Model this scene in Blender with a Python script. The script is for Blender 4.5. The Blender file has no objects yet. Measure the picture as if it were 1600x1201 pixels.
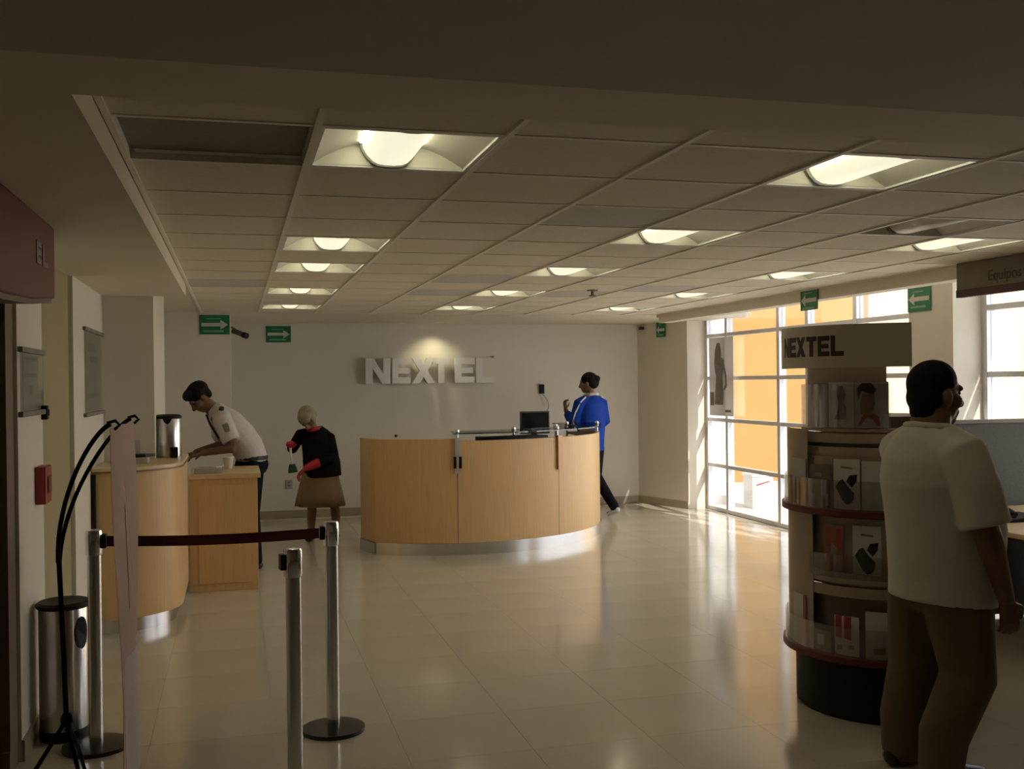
import bpy, bmesh, math, random
import numpy as np
from mathutils import Vector, Matrix, Euler
random.seed(7)
scene = bpy.context.scene
col = scene.collection
PI = math.pi
R_ = math.radians

# ------------------------------------------------------------------ camera, world, sun, exposure
def make_camera():
    f, yaw, pit, rol = 1615.0, .2611, -.0026, -.0117
    F = Vector((math.sin(yaw)*math.cos(pit), math.cos(yaw)*math.cos(pit), math.sin(pit)))
    Rr = Vector((math.cos(yaw), -math.sin(yaw), 0)); U = Rr.cross(F)
    R2 = Rr*math.cos(rol) + U*math.sin(rol); U2 = U*math.cos(rol) - Rr*math.sin(rol)
    cd = bpy.data.cameras.new('camera'); cd.sensor_fit = 'HORIZONTAL'; cd.sensor_width = 36; cd.lens = f*36/1600
    cd.clip_start = .05; cd.clip_end = 200
    co = bpy.data.objects.new('camera', cd); col.objects.link(co)
    m = Matrix(((R2.x, U2.x, -F.x, 0), (R2.y, U2.y, -F.y, 0), (R2.z, U2.z, -F.z, 1.65), (0, 0, 0, 1)))
    co.matrix_world = m
    scene.camera = co
make_camera()

w = bpy.data.worlds.new('sky'); scene.world = w; w.use_nodes = True
bg = w.node_tree.nodes['Background']; bg.inputs[0].default_value = (.97, .96, 1.0, 1); bg.inputs[1].default_value = 1.8

sd = bpy.data.lights.new('sun', 'SUN'); sd.energy = 5.2; sd.angle = R_(.6); sd.color = (1, .94, .84)
so = bpy.data.objects.new('sun', sd); col.objects.link(so)
so.rotation_euler = Vector((-.28, .72, -.60)).to_track_quat('-Z', 'Y').to_euler(); so.location = (12, -6, 14)

scene.view_settings.view_transform = 'Standard'; scene.view_settings.look = 'None'
scene.view_settings.exposure = 0.98; scene.view_settings.gamma = 1.0
scene.view_settings.use_curve_mapping = False
LENS_POWER = 0.45

# ------------------------------------------------------------------ materials
MATS = {}
def mat(name, c, rough=.6, metal=0.0, var=.06, scale=6.0, stretch=(1, 1, 1), bump=0.0, emit=None, spec=.5, alpha=None, coat=0.0):
    if name in MATS: return MATS[name]
    m = bpy.data.materials.new(name); m.use_nodes = True
    nt = m.node_tree; b = nt.nodes['Principled BSDF']
    tc = nt.nodes.new('ShaderNodeTexCoord'); mp = nt.nodes.new('ShaderNodeMapping')
    mp.inputs['Scale'].default_value = stretch
    nz = nt.nodes.new('ShaderNodeTexNoise'); nz.inputs['Scale'].default_value = scale; nz.inputs['Detail'].default_value = 4
    nt.links.new(tc.outputs['Object'], mp.inputs[0]); nt.links.new(mp.outputs[0], nz.inputs['Vector'])
    rp = nt.nodes.new('ShaderNodeValToRGB')
    e = rp.color_ramp.elements
    e[0].position = .3; e[1].position = .7
    e[0].color = tuple(max(0, x*(1-var)) for x in c) + (1,); e[1].color = tuple(min(1, x*(1+var)) for x in c) + (1,)
    nt.links.new(nz.outputs['Fac'], rp.inputs[0]); nt.links.new(rp.outputs[0], b.inputs['Base Color'])
    b.inputs['Roughness'].default_value = rough; b.inputs['Metallic'].default_value = metal
    b.inputs['Specular IOR Level'].default_value = spec
    if coat: b.inputs['Coat Weight'].default_value = coat; b.inputs['Coat Roughness'].default_value = .08
    if bump:
        bp = nt.nodes.new('ShaderNodeBump'); bp.inputs['Strength'].default_value = bump; bp.inputs['Distance'].default_value = .01
        nt.links.new(nz.outputs['Fac'], bp.inputs['Height']); nt.links.new(bp.outputs[0], b.inputs['Normal'])
    if emit:
        b.inputs['Emission Color'].default_value = tuple(emit[:3]) + (1,); b.inputs['Emission Strength'].default_value = emit[3]
    MATS[name] = m
    return m
def glass_mat(name, tint=(1, 1, 1), gloss=.06, rough=.02):
    if name in MATS: return MATS[name]
    m = bpy.data.materials.new(name); m.use_nodes = True; nt = m.node_tree
    nt.nodes.remove(nt.nodes['Principled BSDF']); out = nt.nodes['Material Output']
    t = nt.nodes.new('ShaderNodeBsdfTransparent'); t.inputs[0].default_value = tuple(tint) + (1,)
    g = nt.nodes.new('ShaderNodeBsdfGlossy'); g.inputs['Roughness'].default_value = rough
    lw = nt.nodes.new('ShaderNodeLayerWeight'); lw.inputs[0].default_value = .25
    mu = nt.nodes.new('ShaderNodeMath'); mu.operation = 'MULTIPLY_ADD'; mu.inputs[1].default_value = .5; mu.inputs[2].default_value = gloss
    mx = nt.nodes.new('ShaderNodeMixShader')
    nt.links.new(lw.outputs['Fresnel'], mu.inputs[0]); nt.links.new(mu.outputs[0], mx.inputs[0])
    nt.links.new(t.outputs[0], mx.inputs[1]); nt.links.new(g.outputs[0], mx.inputs[2]); nt.links.new(mx.outputs[0], out.inputs[0])
    MATS[name] = m
    return m

def backlit_paper():
    m = mat('backlit_paper', (.62, .58, .55), .6, var=.05, scale=5); nt = m.node_tree
    b = nt.nodes['Principled BSDF']; out = nt.nodes['Material Output']
    tr = nt.nodes.new('ShaderNodeBsdfTranslucent'); tr.inputs[0].default_value = (.75, .72, .70, 1)
    mx = nt.nodes.new('ShaderNodeMixShader'); mx.inputs[0].default_value = .35
    nt.links.new(b.outputs[0], mx.inputs[1]); nt.links.new(tr.outputs[0], mx.inputs[2]); nt.links.new(mx.outputs[0], out.inputs[0])
    return m
M_backlit = backlit_paper()
M_wall = mat('wall_paint', (.80, .74, .63), .55, var=.02, scale=1.5)
M_backwall = mat('satin_wall_paint', (.78, .73, .63), .32, var=.02, scale=1.2)
M_olive = mat('olive_wall_paint', (.38, .32, .185), .6, var=.03, scale=2)
M_brown = mat('dark_brown_pier', (.20, .145, .10), .6, var=.05, scale=3)  # dark brown tone for the pier end and its baseboard
M_gyp = mat('gypsum_ceiling', (.81, .73, .57), .75, var=.02, scale=2)
M_dgyp = mat('shaded_beam_gypsum', (.55, .53, .40), .75, var=.02, scale=2)  # darker copy of the ceiling gypsum; the beam's shade is in the colour
M_tile = mat('mineral_ceiling_tile', (.83, .75, .59), .85, var=.03, scale=40, bump=.15)
M_tile2 = mat('greyed_ceiling_tile', (.62, .58, .52), .85, var=.05, scale=30, bump=.15)
M_bar = mat('ceiling_bar_white', (.90, .85, .73), .5, var=.02)
M_vent = mat('dark_return_panel', (.30, .27, .21), .8, var=.06, scale=30)
M_floor = mat('polished_floor_tile', (.62, .56, .44), .13, var=.04, scale=1.2, spec=.7)
M_grout = mat('floor_joint', (.56, .50, .385), .5, var=.05)
M_base = mat('baseboard_tile', (.40, .34, .24), .3, var=.05)
M_alu = mat('window_aluminium', (.72, .73, .76), .35, .5, var=.03)
M_white = mat('white_enamel', (.86, .85, .80), .4, var=.01)
M_refl = mat('troffer_reflector', (.80, .77, .66), .35, var=.01)
M_lens = mat('troffer_lens', (.9, .88, .78), .4, var=.01, emit=(1.0, .95, .70, LENS_POWER))
M_tube = mat('troffer_tube', (.9, .88, .8), .4, var=.01, emit=(1.0, .95, .70, 8.0))
M_cap = mat('troffer_end_cap', (.45, .43, .36), .5, var=.03)
M_wood = mat('beech_veneer', (.72, .47, .22), .38, var=.07, scale=5, stretch=(14, 14, .5), spec=.4)
M_wood2 = mat('beech_top', (.74, .54, .30), .35, var=.06, scale=5, stretch=(3, 12, 12))
M_woodedge = mat('wood_edge', (.30, .17, .08), .5, var=.1, scale=8)
M_steel = mat('brushed_steel', (.66, .65, .64), .24, 1.0, var=.05, scale=20, stretch=(1, 1, .05))
M_chrome = mat('chrome', (.78, .78, .78), .08, 1.0, var=.01)
M_woodrefl = mat('wood_reflection_metal', (.34, .20, .11), .35, .7, var=.08)  # bracket metal browned to stand for the dark wood it reflects
M_black = mat('black_plastic', (.010, .0095, .009), .5, var=.1, spec=.25)
M_rubber = mat('black_base', (.012, .012, .011), .35, var=.2, scale=10)
M_belt = mat('maroon_webbing', (.075, .012, .012), .8, var=.15, scale=90)
M_red = mat('red_panel', (.14, .02, .014), .45, var=.06, scale=4)
M_alarm = mat('alarm_red', (.33, .04, .03), .4, var=.05)
M_green = mat('sign_green', (.015, .20, .07), .4, var=.04)
M_sgreen = mat('sign_pale_green', (.22, .48, .30), .5, var=.03)
M_signw = mat('sign_white', (.66, .66, .58), .5, var=.02)
M_letter = mat('letter_white', (.84, .82, .79), .4, 0.0, var=.03)
M_glass = glass_mat('window_glass', (.97, .98, .98), .03)
M_acryl = glass_mat('clear_acrylic', (.93, .93, .92), .07, .05)
M_gtop = glass_mat('counter_glass', (.34, .40, .38), .12, .02)
M_orange = mat('orange_stucco', (.37, .20, .058), .85, var=.04, scale=3)
M_cream = mat('cream_stucco', (.62, .50, .34), .85, var=.03, scale=3)
M_outw = mat('white_stucco', (.62, .62, .63), .85, var=.03, scale=3)
M_pave = mat('pale_paving', (.50, .48, .45), .8, var=.06, scale=4)
M_banner = mat('banner_print', (.50, .33, .30), .55, var=.14, scale=2.2)
M_bannerw = mat('banner_pale', (.52, .45, .44), .55, var=.06, scale=2)
M_skin = mat('brown_skin', (.20, .10, .055), .5, var=.08, scale=12)
M_skin2 = mat('tan_skin', (.26, .14, .085), .5, var=.08, scale=12)
M_hair = mat('dark_hair', (.010, .008, .007), .7, spec=.15, var=.3, scale=60, stretch=(1, 1, .3), bump=.4)
M_blonde = mat('grey_blonde_hair', (.34, .29, .17), .6, var=.25, scale=50, stretch=(1, 1, .3), bump=.4)
M_shirt = mat('white_cotton', (.64, .61, .52), .85, var=.04, scale=7, bump=.7)
M_ushirt = mat('uniform_shirt', (.62, .56, .52), .8, var=.04, scale=9, bump=.2)
M_khaki = mat('khaki_trousers', (.15, .115, .052), .85, var=.08, scale=8, stretch=(1, 1, .5), bump=.7)
M_navy = mat('black_trousers', (.008, .008, .009), .9, var=.15, scale=10, bump=.2, spec=.12)
M_sweater = mat('black_sweater', (.009, .009, .0085), .95, spec=.12, var=.2, scale=30, bump=.3)
M_skirt = mat('tan_skirt', (.30, .20, .10), .85, var=.08, scale=8)
M_glove = mat('red_rubber_glove', (.52, .015, .03), .4, var=.06)
M_blue = mat('blue_jacket', (.004, .045, .36), .7, var=.1, scale=7, bump=.4, spec=.2)
M_stripe = mat('white_stripe', (.60, .62, .66), .6, var=.03)
M_shoe = mat('black_shoe', (.018, .015, .012), .4, var=.1)
M_wshoe = mat('white_shoe', (.62, .62, .60), .5, var=.04)
M_paper = mat('cream_paper', (.60, .56, .49), .6, var=.05, scale=5)
M_gpaper = mat('grey_paper', (.46, .43, .39), .5, var=.08, scale=6)
M_mauve = mat('mauve_print', (.30, .22, .22), .5, var=.1, scale=7)
M_ink = mat('black_ink', (.02, .018, .016), .5, var=.2)
M_inkg = mat('grey_ink', (.22, .20, .17), .6, var=.2)
M_redp = mat('red_print', (.40, .05, .04), .5, var=.12, scale=9)
M_pinkp = mat('pink_print', (.34, .12, .09), .5, var=.2, scale=8)
M_tanp = mat('tan_print', (.34, .25, .15), .6, var=.15, scale=12)
M_tanpl = mat('display_tan_plastic', (.40, .31, .22), .4, var=.06)
M_core = mat('display_core_brown', (.19, .14, .10), .5, var=.1)
M_part = mat('partition_fabric', (.125, .125, .12), .9, var=.05, scale=60, bump=.2)
M_partf = mat('partition_frame', (.20, .17, .13), .5, var=.05)
M_laptop = mat('laptop_grey', (.10, .095, .085), .4, var=.05)
M_screen = mat('dark_screen', (.006, .006, .006), .25, var=.1)
M_cord = mat('grey_cord', (.5, .48, .44), .6, var=.03)
M_bluech = mat('blue_fabric', (.02, .05, .22), .8, var=.1)
M_bgreen = mat('green_bristle', (.02, .10, .04), .8, var=.2)

# ------------------------------------------------------------------ mesh helpers
def wloc(o):
    v = Vector((0, 0, 0))
    while o is not None: v += o.location; o = o.parent
    return v
class MB:
    def __init__(s): s.v = []; s.f = []
    def add(s, vs, fs):
        n = len(s.v); s.v += [tuple(x) for x in vs]; s.f += [tuple(i+n for i in q) for q in fs]; return s
    def box(s, x0, x1, y0, y1, z0, z1):
        return s.add([(x0,y0,z0),(x1,y0,z0),(x1,y1,z0),(x0,y1,z0),(x0,y0,z1),(x1,y0,z1),(x1,y1,z1),(x0,y1,z1)],
              [(0,3,2,1),(4,5,6,7),(0,1,5,4),(1,2,6,5),(2,3,7,6),(3,0,4,7)])
    def prism(s, poly, z0, z1):
        n = len(poly)
        return s.add([(x,y,z0) for x,y in poly]+[(x,y,z1) for x,y in poly],
              [tuple(range(n-1,-1,-1)), tuple(range(n,2*n))]+[(i,(i+1)%n,n+(i+1)%n,n+i) for i in range(n)])
    def slab(s, P, n):      # planar polygon of 3-D points thickened along the vector n
        k = len(P); n = Vector(n)
        return s.add([Vector(p) for p in P]+[Vector(p)+n for p in P],
              [tuple(range(k-1,-1,-1)), tuple(range(k,2*k))]+[(i,(i+1)%k,k+(i+1)%k,k+i) for i in range(k)])
    def arc(s, cx, cy, r0, r1, a0, a1, z0, z1, n=24):      # curved wall, degrees
        vs = []; fs = []
        for i in range(n+1):
            a = R_(a0+(a1-a0)*i/n); c, t = math.cos(a), math.sin(a)
            vs += [(cx+r0*c,cy+r0*t,z0),(cx+r1*c,cy+r1*t,z0),(cx+r1*c,cy+r1*t,z1),(cx+r0*c,cy+r0*t,z1)]
        for i in range(n):
            b = 4*i
            for k in range(4): fs.append((b+k, b+(k+1)%4, b+4+(k+1)%4, b+4+k))
        fs += [(3,2,1,0), (4*n,4*n+1,4*n+2,4*n+3)]
        return s.add(vs, fs)
    def lathe(s, prof, cx=0, cy=0, n=28):
        vs = []; fs = []
        for r, z in prof:
            for k in range(n):
                a = 2*PI*k/n; vs.append((cx+r*math.cos(a), cy+r*math.sin(a), z))
        for j in range(len(prof)-1):
            for k in range(n): fs.append((j*n+k, j*n+(k+1)%n, (j+1)*n+(k+1)%n, (j+1)*n+k))
        fs.append(tuple(range(n-1,-1,-1))); m = (len(prof)-1)*n; fs.append(tuple(range(m, m+n)))
        return s.add(vs, fs)
    def tube(s, pts, r, n=8, side=None):
        pts = [Vector(p) for p in pts]; k = len(pts)
        rr = r if isinstance(r, (list, tuple)) else [r]*k
        vs = []; fs = []; ref = None
        for i, p in enumerate(pts):
            t = (pts[min(i+1,k-1)]-pts[max(i-1,0)]).normalized()
            if side is not None: u = Vector(side); u = (u-t*u.dot(t)).normalized()
            else:
                if ref is None: ref = Vector((0,0,1)) if abs(t.z) < .9 else Vector((1,0,0))
                u = (ref-t*ref.dot(t)).normalized(); ref = u
            v = t.cross(u)
            a, b = rr[i] if isinstance(rr[i], (list, tuple)) else (rr[i], rr[i])
            for q in range(n):
                an = 2*PI*q/n; vs.append(p+u*(a*math.cos(an))+v*(b*math.sin(an)))
        for i in range(k-1):
            for q in range(n): fs.append((i*n+q, i*n+(q+1)%n, (i+1)*n+(q+1)%n, (i+1)*n+q))
        fs.append(tuple(range(n-1,-1,-1))); m = (k-1)*n; fs.append(tuple(range(m, m+n)))
        return s.add(vs, fs)
    def ball(s, c, rad, rot=None, nu=16, nv=10):
        vs = []; fs = []; c = Vector(c); m = Euler(rot).to_matrix() if rot else Matrix.Identity(3)
        for j in range(1, nv):
            th = PI*j/nv
            for k in range(nu):
                a = 2*PI*k/nu; vs.append(c+m@Vector((rad[0]*math.sin(th)*math.cos(a), rad[1]*math.sin(th)*math.sin(a), rad[2]*math.cos(th))))
        top = len(vs); vs.append(c+m@Vector((0,0,rad[2]))); bot = len(vs); vs.append(c-m@Vector((0,0,rad[2])))
        for j in range(nv-2):
            for k in range(nu): fs.append((j*nu+k, (j+1)*nu+k, (j+1)*nu+(k+1)%nu, j*nu+(k+1)%nu))
        for k in range(nu): fs.append((top, k, (k+1)%nu)); fs.append((bot, (nv-2)*nu+(k+1)%nu, (nv-2)*nu+k))
        return s.add(vs, fs)
    def chain(s, pts, rad, side=None, n=14):      # swept body section with rounded ends
        pts = [Vector(p) for p in pts]
        g = lambda r: r if isinstance(r, (list, tuple)) else (r, r)
        rad = [g(r) for r in rad]
        d0 = (pts[0]-pts[1]).normalized(); d1 = (pts[-1]-pts[-2]).normalized()
        P = []; Q = []
        m0 = min(rad[0]); m1 = min(rad[-1])
        for q in (1.0, .72, .38): P.append(pts[0]+d0*(m0*q)); c = math.sqrt(max(.02, 1-q*q)); Q.append((rad[0][0]*c, rad[0][1]*c))
        P += pts; Q += rad
        for q in (.38, .72, 1.0): P.append(pts[-1]+d1*(m1*q)); c = math.sqrt(max(.02, 1-q*q)); Q.append((rad[-1][0]*c, rad[-1][1]*c))
        return s.tube(P, Q, n, side)
    def build(s, name, m, parent=None, smooth=False, bevel=0.0, local=False, recalc=True):
        me = bpy.data.meshes.new(name)
        V = np.array(s.v, dtype=float)
        lo = V.min(0); hi = V.max(0); c = Vector(((lo[0]+hi[0])/2, (lo[1]+hi[1])/2, lo[2]))
        if local: c = Vector((0, 0, 0))
        me.from_pydata([tuple(Vector(x)-c) for x in s.v], [], s.f); me.materials.append(m)
        if recalc:
            bm = bmesh.new(); bm.from_mesh(me); bmesh.ops.recalc_face_normals(bm, faces=bm.faces); bm.to_mesh(me); bm.free()
        if smooth: me.polygons.foreach_set('use_smooth', [True]*len(me.polygons))
        o = bpy.data.objects.new(name, me); col.objects.link(o)
        if parent is not None:
            o.parent = parent; o.location = c if local else c-wloc(parent)
        else: o.location = c
        if bevel:
            b = o.modifiers.new('bevel', 'BEVEL'); b.width = bevel; b.segments = 2; b.limit_method = 'ANGLE'
        if smooth and not local:
            try: me.set_sharp_from_angle(angle=R_(40))
            except Exception: pass
        return o
def tag(o, label, cat, group=None):
    o['label'] = label; o['category'] = cat
    if group: o['group'] = group
    return o
def thing(name, label, cat, loc, rz=0.0, group=None):
    o = bpy.data.objects.new(name, None); col.objects.link(o); o.empty_display_size = .1
    o.location = loc; o.rotation_euler = (0, 0, rz)
    return tag(o, label, cat, group)
def struct(o): o['kind'] = 'structure'; return o
def inst(src, name, parent, loc):
    o = bpy.data.objects.new(name, src.data); col.objects.link(o); o.parent = parent; o.location = loc; return o

# ------------------------------------------------------------------ the setting
CE, SO, TP = 2.404, 2.31, .575
GX, GY = -.336, 3.054
XW = 5.85            # window plane
# floor: slab with single tiles
floor = struct(MB().box(-3.2, 6.0, -3.2, 13.3, -.15, -.004).build('floor', M_grout))
tile_src = None
FP = .558
for i in range(-5, 8):
    for j in range(0, 18):
        x = 1.83+FP*(i+.5); y = 4.0+FP*(j+.5)-.1
        if x-FP/2 < -1.05 or x+FP/2 > 5.9 or y+FP/2 > 13.3: continue
        if tile_src is None:
            h = FP/2-.0006
            tile_src = MB().box(x-h, x+h, y-h, y+h, -.004, 0).build('floor_tile', M_floor, floor)
            z0 = tile_src.location.z
        else:
            inst(tile_src, 'floor_tile', floor, Vector((x, y, 0))-wloc(floor)+Vector((0, 0, -.004)))
# the nearer and outlying floor beyond the built tiles
MB().box(-3.2, 6.0, -3.2, 3.899, -.004, 0).build('floor_plain', M_floor, floor)
MB().box(-3.2, -.962, 3.899, 13.3, -.004, 0).build('floor_edge', M_floor, floor)
MB().box(5.74, 6.0, 3.899, 13.3, -.004, 0).build('floor_edge', M_floor, floor)

# left wall: brown pier end, paint, olive panel, paint
wl = struct(MB().box(-1.2, -.93, 4.96, 5.57, 0, 2.5).build('wall_left', M_wall))
MB().box(-3.2, -.945, 4.80, 4.958, 0, 2.5).build('pier_end', M_brown, wl)
MB().box(-1.2, -.955, 5.57, 6.60, 0, 2.5).build('olive_panel', M_olive, wl)
MB().box(-1.2, -.93, 6.60, 8.02, 0, 2.5).build('wall_section', M_wall, wl)
MB().box(-1.2, -.58, 8.02, 9.2, 0, 2.5).build('pillar', M_wall, wl)
MB().box(-1.2, -1.0, 9.2, 11.1, 0, 2.5).build('wall_section', M_wall, wl)
struct(MB().box(-3.3, -3.2, -3.2, 5, 0, 2.6).build('wall_side', M_wall))
struct(MB().box(-3.3, 6.0, -3.3, -3.2, 0, 2.6).build('wall_behind', M_wall))
struct(MB().box(-1.2, -.05, 11.1, 13.06, 0, 2.5).build('wall_niche', M_wall))
struct(MB().box(-1.2, 5.6, 13.06, 13.25, 0, 2.6).build('wall_back', M_backwall))
struct(MB().prism([(5.25, 13.06), (5.57, 12.17), (5.86, 12.17), (5.86, 13.25), (5.6, 13.25)], 0, 2.62).build('wall_corner', M_wall))
struct(MB().box(5.55, 5.90, 7.08, 7.64, 0, 2.75).build('wall_pier', M_wall))
struct(MB().box(XW, 6.0, -3.2, 4.6, 0, 2.75).build('wall_right', M_wall))
# baseboards
bl = struct(MB().box(-.93, -.918, 4.96, 5.57, 0, .095).build('baseboard_left', M_base))
MB().box(-.955, -.943, 5.57, 6.60, 0, .095).build('baseboard_strip', M_base, bl)
MB().box(-.93, -.918, 6.60, 8.02, 0, .095).build('baseboard_strip', M_base, bl)
MB().box(-.92, -.58, 8.008, 8.02, 0, .095).build('baseboard_strip', M_base, bl)
bb = struct(MB().box(-.05, 5.25, 13.046, 13.06, 0, .095).build('baseboard_back', M_base))
MB().prism([(5.25, 13.06), (5.57, 12.17), (5.557, 12.165), (5.237, 13.055)], 0, .095).build('baseboard_strip', M_base, bb)
struct(MB().box(-1.0, -.05, 11.086, 11.1, 0, .095).build('baseboard_niche', M_base))
struct(MB().box(-3.2, -.945, 4.788, 4.80, 0, .10).build('baseboard_pier', M_brown))

# ceiling: deck above, gypsum borders, grid bars, single tiles
ceil = struct(MB().box(-3.3, 6.1, -3.3, 13.3, 2.80, 2.9).build('ceiling', M_gyp))
XR = 4.73
MB().box(-3.2, -.35, 2.51, 8.02, SO, 2.52).build('left_soffit', M_gyp, ceil)
MB().box(-3.2, XW, 2.06, 2.51, SO, 2.52).build('front_soffit', M_gyp, ceil)
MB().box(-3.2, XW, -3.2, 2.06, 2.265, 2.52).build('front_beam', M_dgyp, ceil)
MB().box(-1.2, -.35, 8.02, 13.1, CE, 2.52).build('gypsum_border', M_gyp, ceil)
YB = GY+TP*14
MB().box(-.35, 5.9, YB, 13.1, CE, 2.52).build('gypsum_border', M_gyp, ceil)
MB().box(XR, XR+.14, 2.51, 11.1, SO, 2.79).build('window_bulkhead', M_wall, ceil)
MB().box(XR, XW, 11.1, 11.16, CE-.03, 2.79).build('bulkhead_return', M_wall, ceil)
lights1 = {(1, 0), (1, 4), (1, 6), (1, 9), (1, 12), (4, 0), (4, 3), (4, 6), (4, 9), (4, 12), (7, 3), (7, 6), (7, 9), (7, 12)}
unlit = (6, 2); vent = (0, 0)
greyed = {(3, 2), (0, 8), (3, 7), (3, 9), (5, 9), (6, 8)}
tsrc = {}
for j in range(-1, 14):
    y0 = GY+TP*j; y1 = y0+TP
    if j == -1: y0 = 2.51
    for i in range(0, 9):
        x0 = GX+TP*i; x1 = min(x0+TP, XR)
        if (i, j) in lights1 or (i, j) == unlit or (i, j) == vent: continue
        key = (round(x1-x0, 3), round(y1-y0, 3), (i, j) in greyed)
        if key not in tsrc:
            g = .009
            tsrc[key] = MB().box(x0+g, x1-g, y0+g, y1-g, CE, CE+.015).build('ceiling_tile', M_tile2 if key[2] else M_tile, ceil)
        else:
            inst(tsrc[key], 'ceiling_tile', ceil, Vector(((x0+x1)/2, (y0+y1)/2, CE))-wloc(ceil))
# one tile sits crooked in its opening
for i in range(0, 10):
    x = GX+TP*i
    if x > XR: x = XR-.008
    MB().box(x-.010, x+.010, 2.51, YB, CE-.008, CE+.03).build('grid_runner', M_bar, ceil)
csrc = None
for j in range(0, 15):
    for i in range(0, 9):
        x0 = GX+TP*i+.011; x1 = min(GX+TP*(i+1)-.011, XR-.012); y = GY+TP*j
        k = round(x1-x0, 3)
        if ('c', k) not in tsrc:
            tsrc[('c', k)] = MB().box(x0, x1, y-.011, y+.011, CE-.003, CE+.02).build('cross_bar', M_bar, ceil)
        else: inst(tsrc[('c', k)], 'cross_bar', ceil, Vector(((x0+x1)/2, y, CE-.003))-wloc(ceil))
# darker return-air panel set up into its opening
x0 = GX; y0 = GY
MB().box(x0+.012, x0+TP-.012, y0+.012, y0+TP-.012, CE+.03, CE+.045).build('return_air_panel', M_vent, ceil)

# ------------------------------------------------------------------ window wall
def mullions(name, ys, y_end, zs, ztop):
    o = struct(MB().box(XW-.03, XW+.05, ys[0]-.03, ys[0]+.03, 0, ztop).build(name, M_alu))
    for y in ys[1:]:
        MB().box(XW-.03, XW+.05, y-.03, y+.03, 0, ztop).build('mullion', M_alu, o)
    allz = [0.0]+zs+[ztop]
    order = sorted(ys)
    for a, b in zip(order[:-1], order[1:]):
        for z in [.025]+zs+[ztop-.02]:
            MB().box(XW-.025, XW+.04, a+.03, b-.03, z-.022, z+.022).build('transom', M_alu, o)
        for z0, z1 in zip(allz[:-1], allz[1:]):
            MB().box(XW+.005, XW+.011, a+.03, b-.03, z0+.022+(.02 if z0 == 0 else 0), z1-.022).build('pane', M_glass, o)
    return o
TZ = [.57, 1.145, 1.665, 2.20]
mullions('window_1', [12.14, 11.59, 10.33, 9.73, 8.85, 7.98, 7.67], 0, TZ, 2.75)
mullions('window_2', [7.05, 5.85, 4.63], 0, TZ, 2.75)

# ------------------------------------------------------------------ outside
struct(MB().box(5.9, 40, -20, 40, -.25, -.06).build('pavement_outside', M_pave))
struct(MB().box(5.9, 6.62, 13.0, 13.3, -.06, 4.2).build('wall_outside_white', M_outw))
struct(MB().box(7.3, 10.4, 15.6, 15.9, -.06, 5.2).build('wall_outside_orange', M_orange))
struct(MB().box(10.4, 30, 15.4, 15.9, -.06, 3.6).build('wall_outside_cream', M_cream))
struct(MB().box(5.92, 6.36, -3, 12.95, 2.86, 3.0).build('added_sun_blocker', M_outw))  # unseen overhang, added to cut the sun to a narrow floor patch
t = thing('utility_box', 'small white box with a red stripe standing outside by the orange wall', 'box', (6.70, 12.45, -.06))
MB().box(6.55, 6.85, 12.32, 12.58, -.06, .36).build('body', M_outw, t, bevel=.008)
MB().box(6.535, 6.865, 12.305, 12.595, .36, .40).build('lid', M_outw, t, bevel=.006)
MB().slab([(6.60, 12.318, .24), (6.80, 12.318, .29), (6.80, 12.318, .305), (6.60, 12.318, .26)], (0, -.003, 0)).build('stripe', M_alarm, t)

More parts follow.
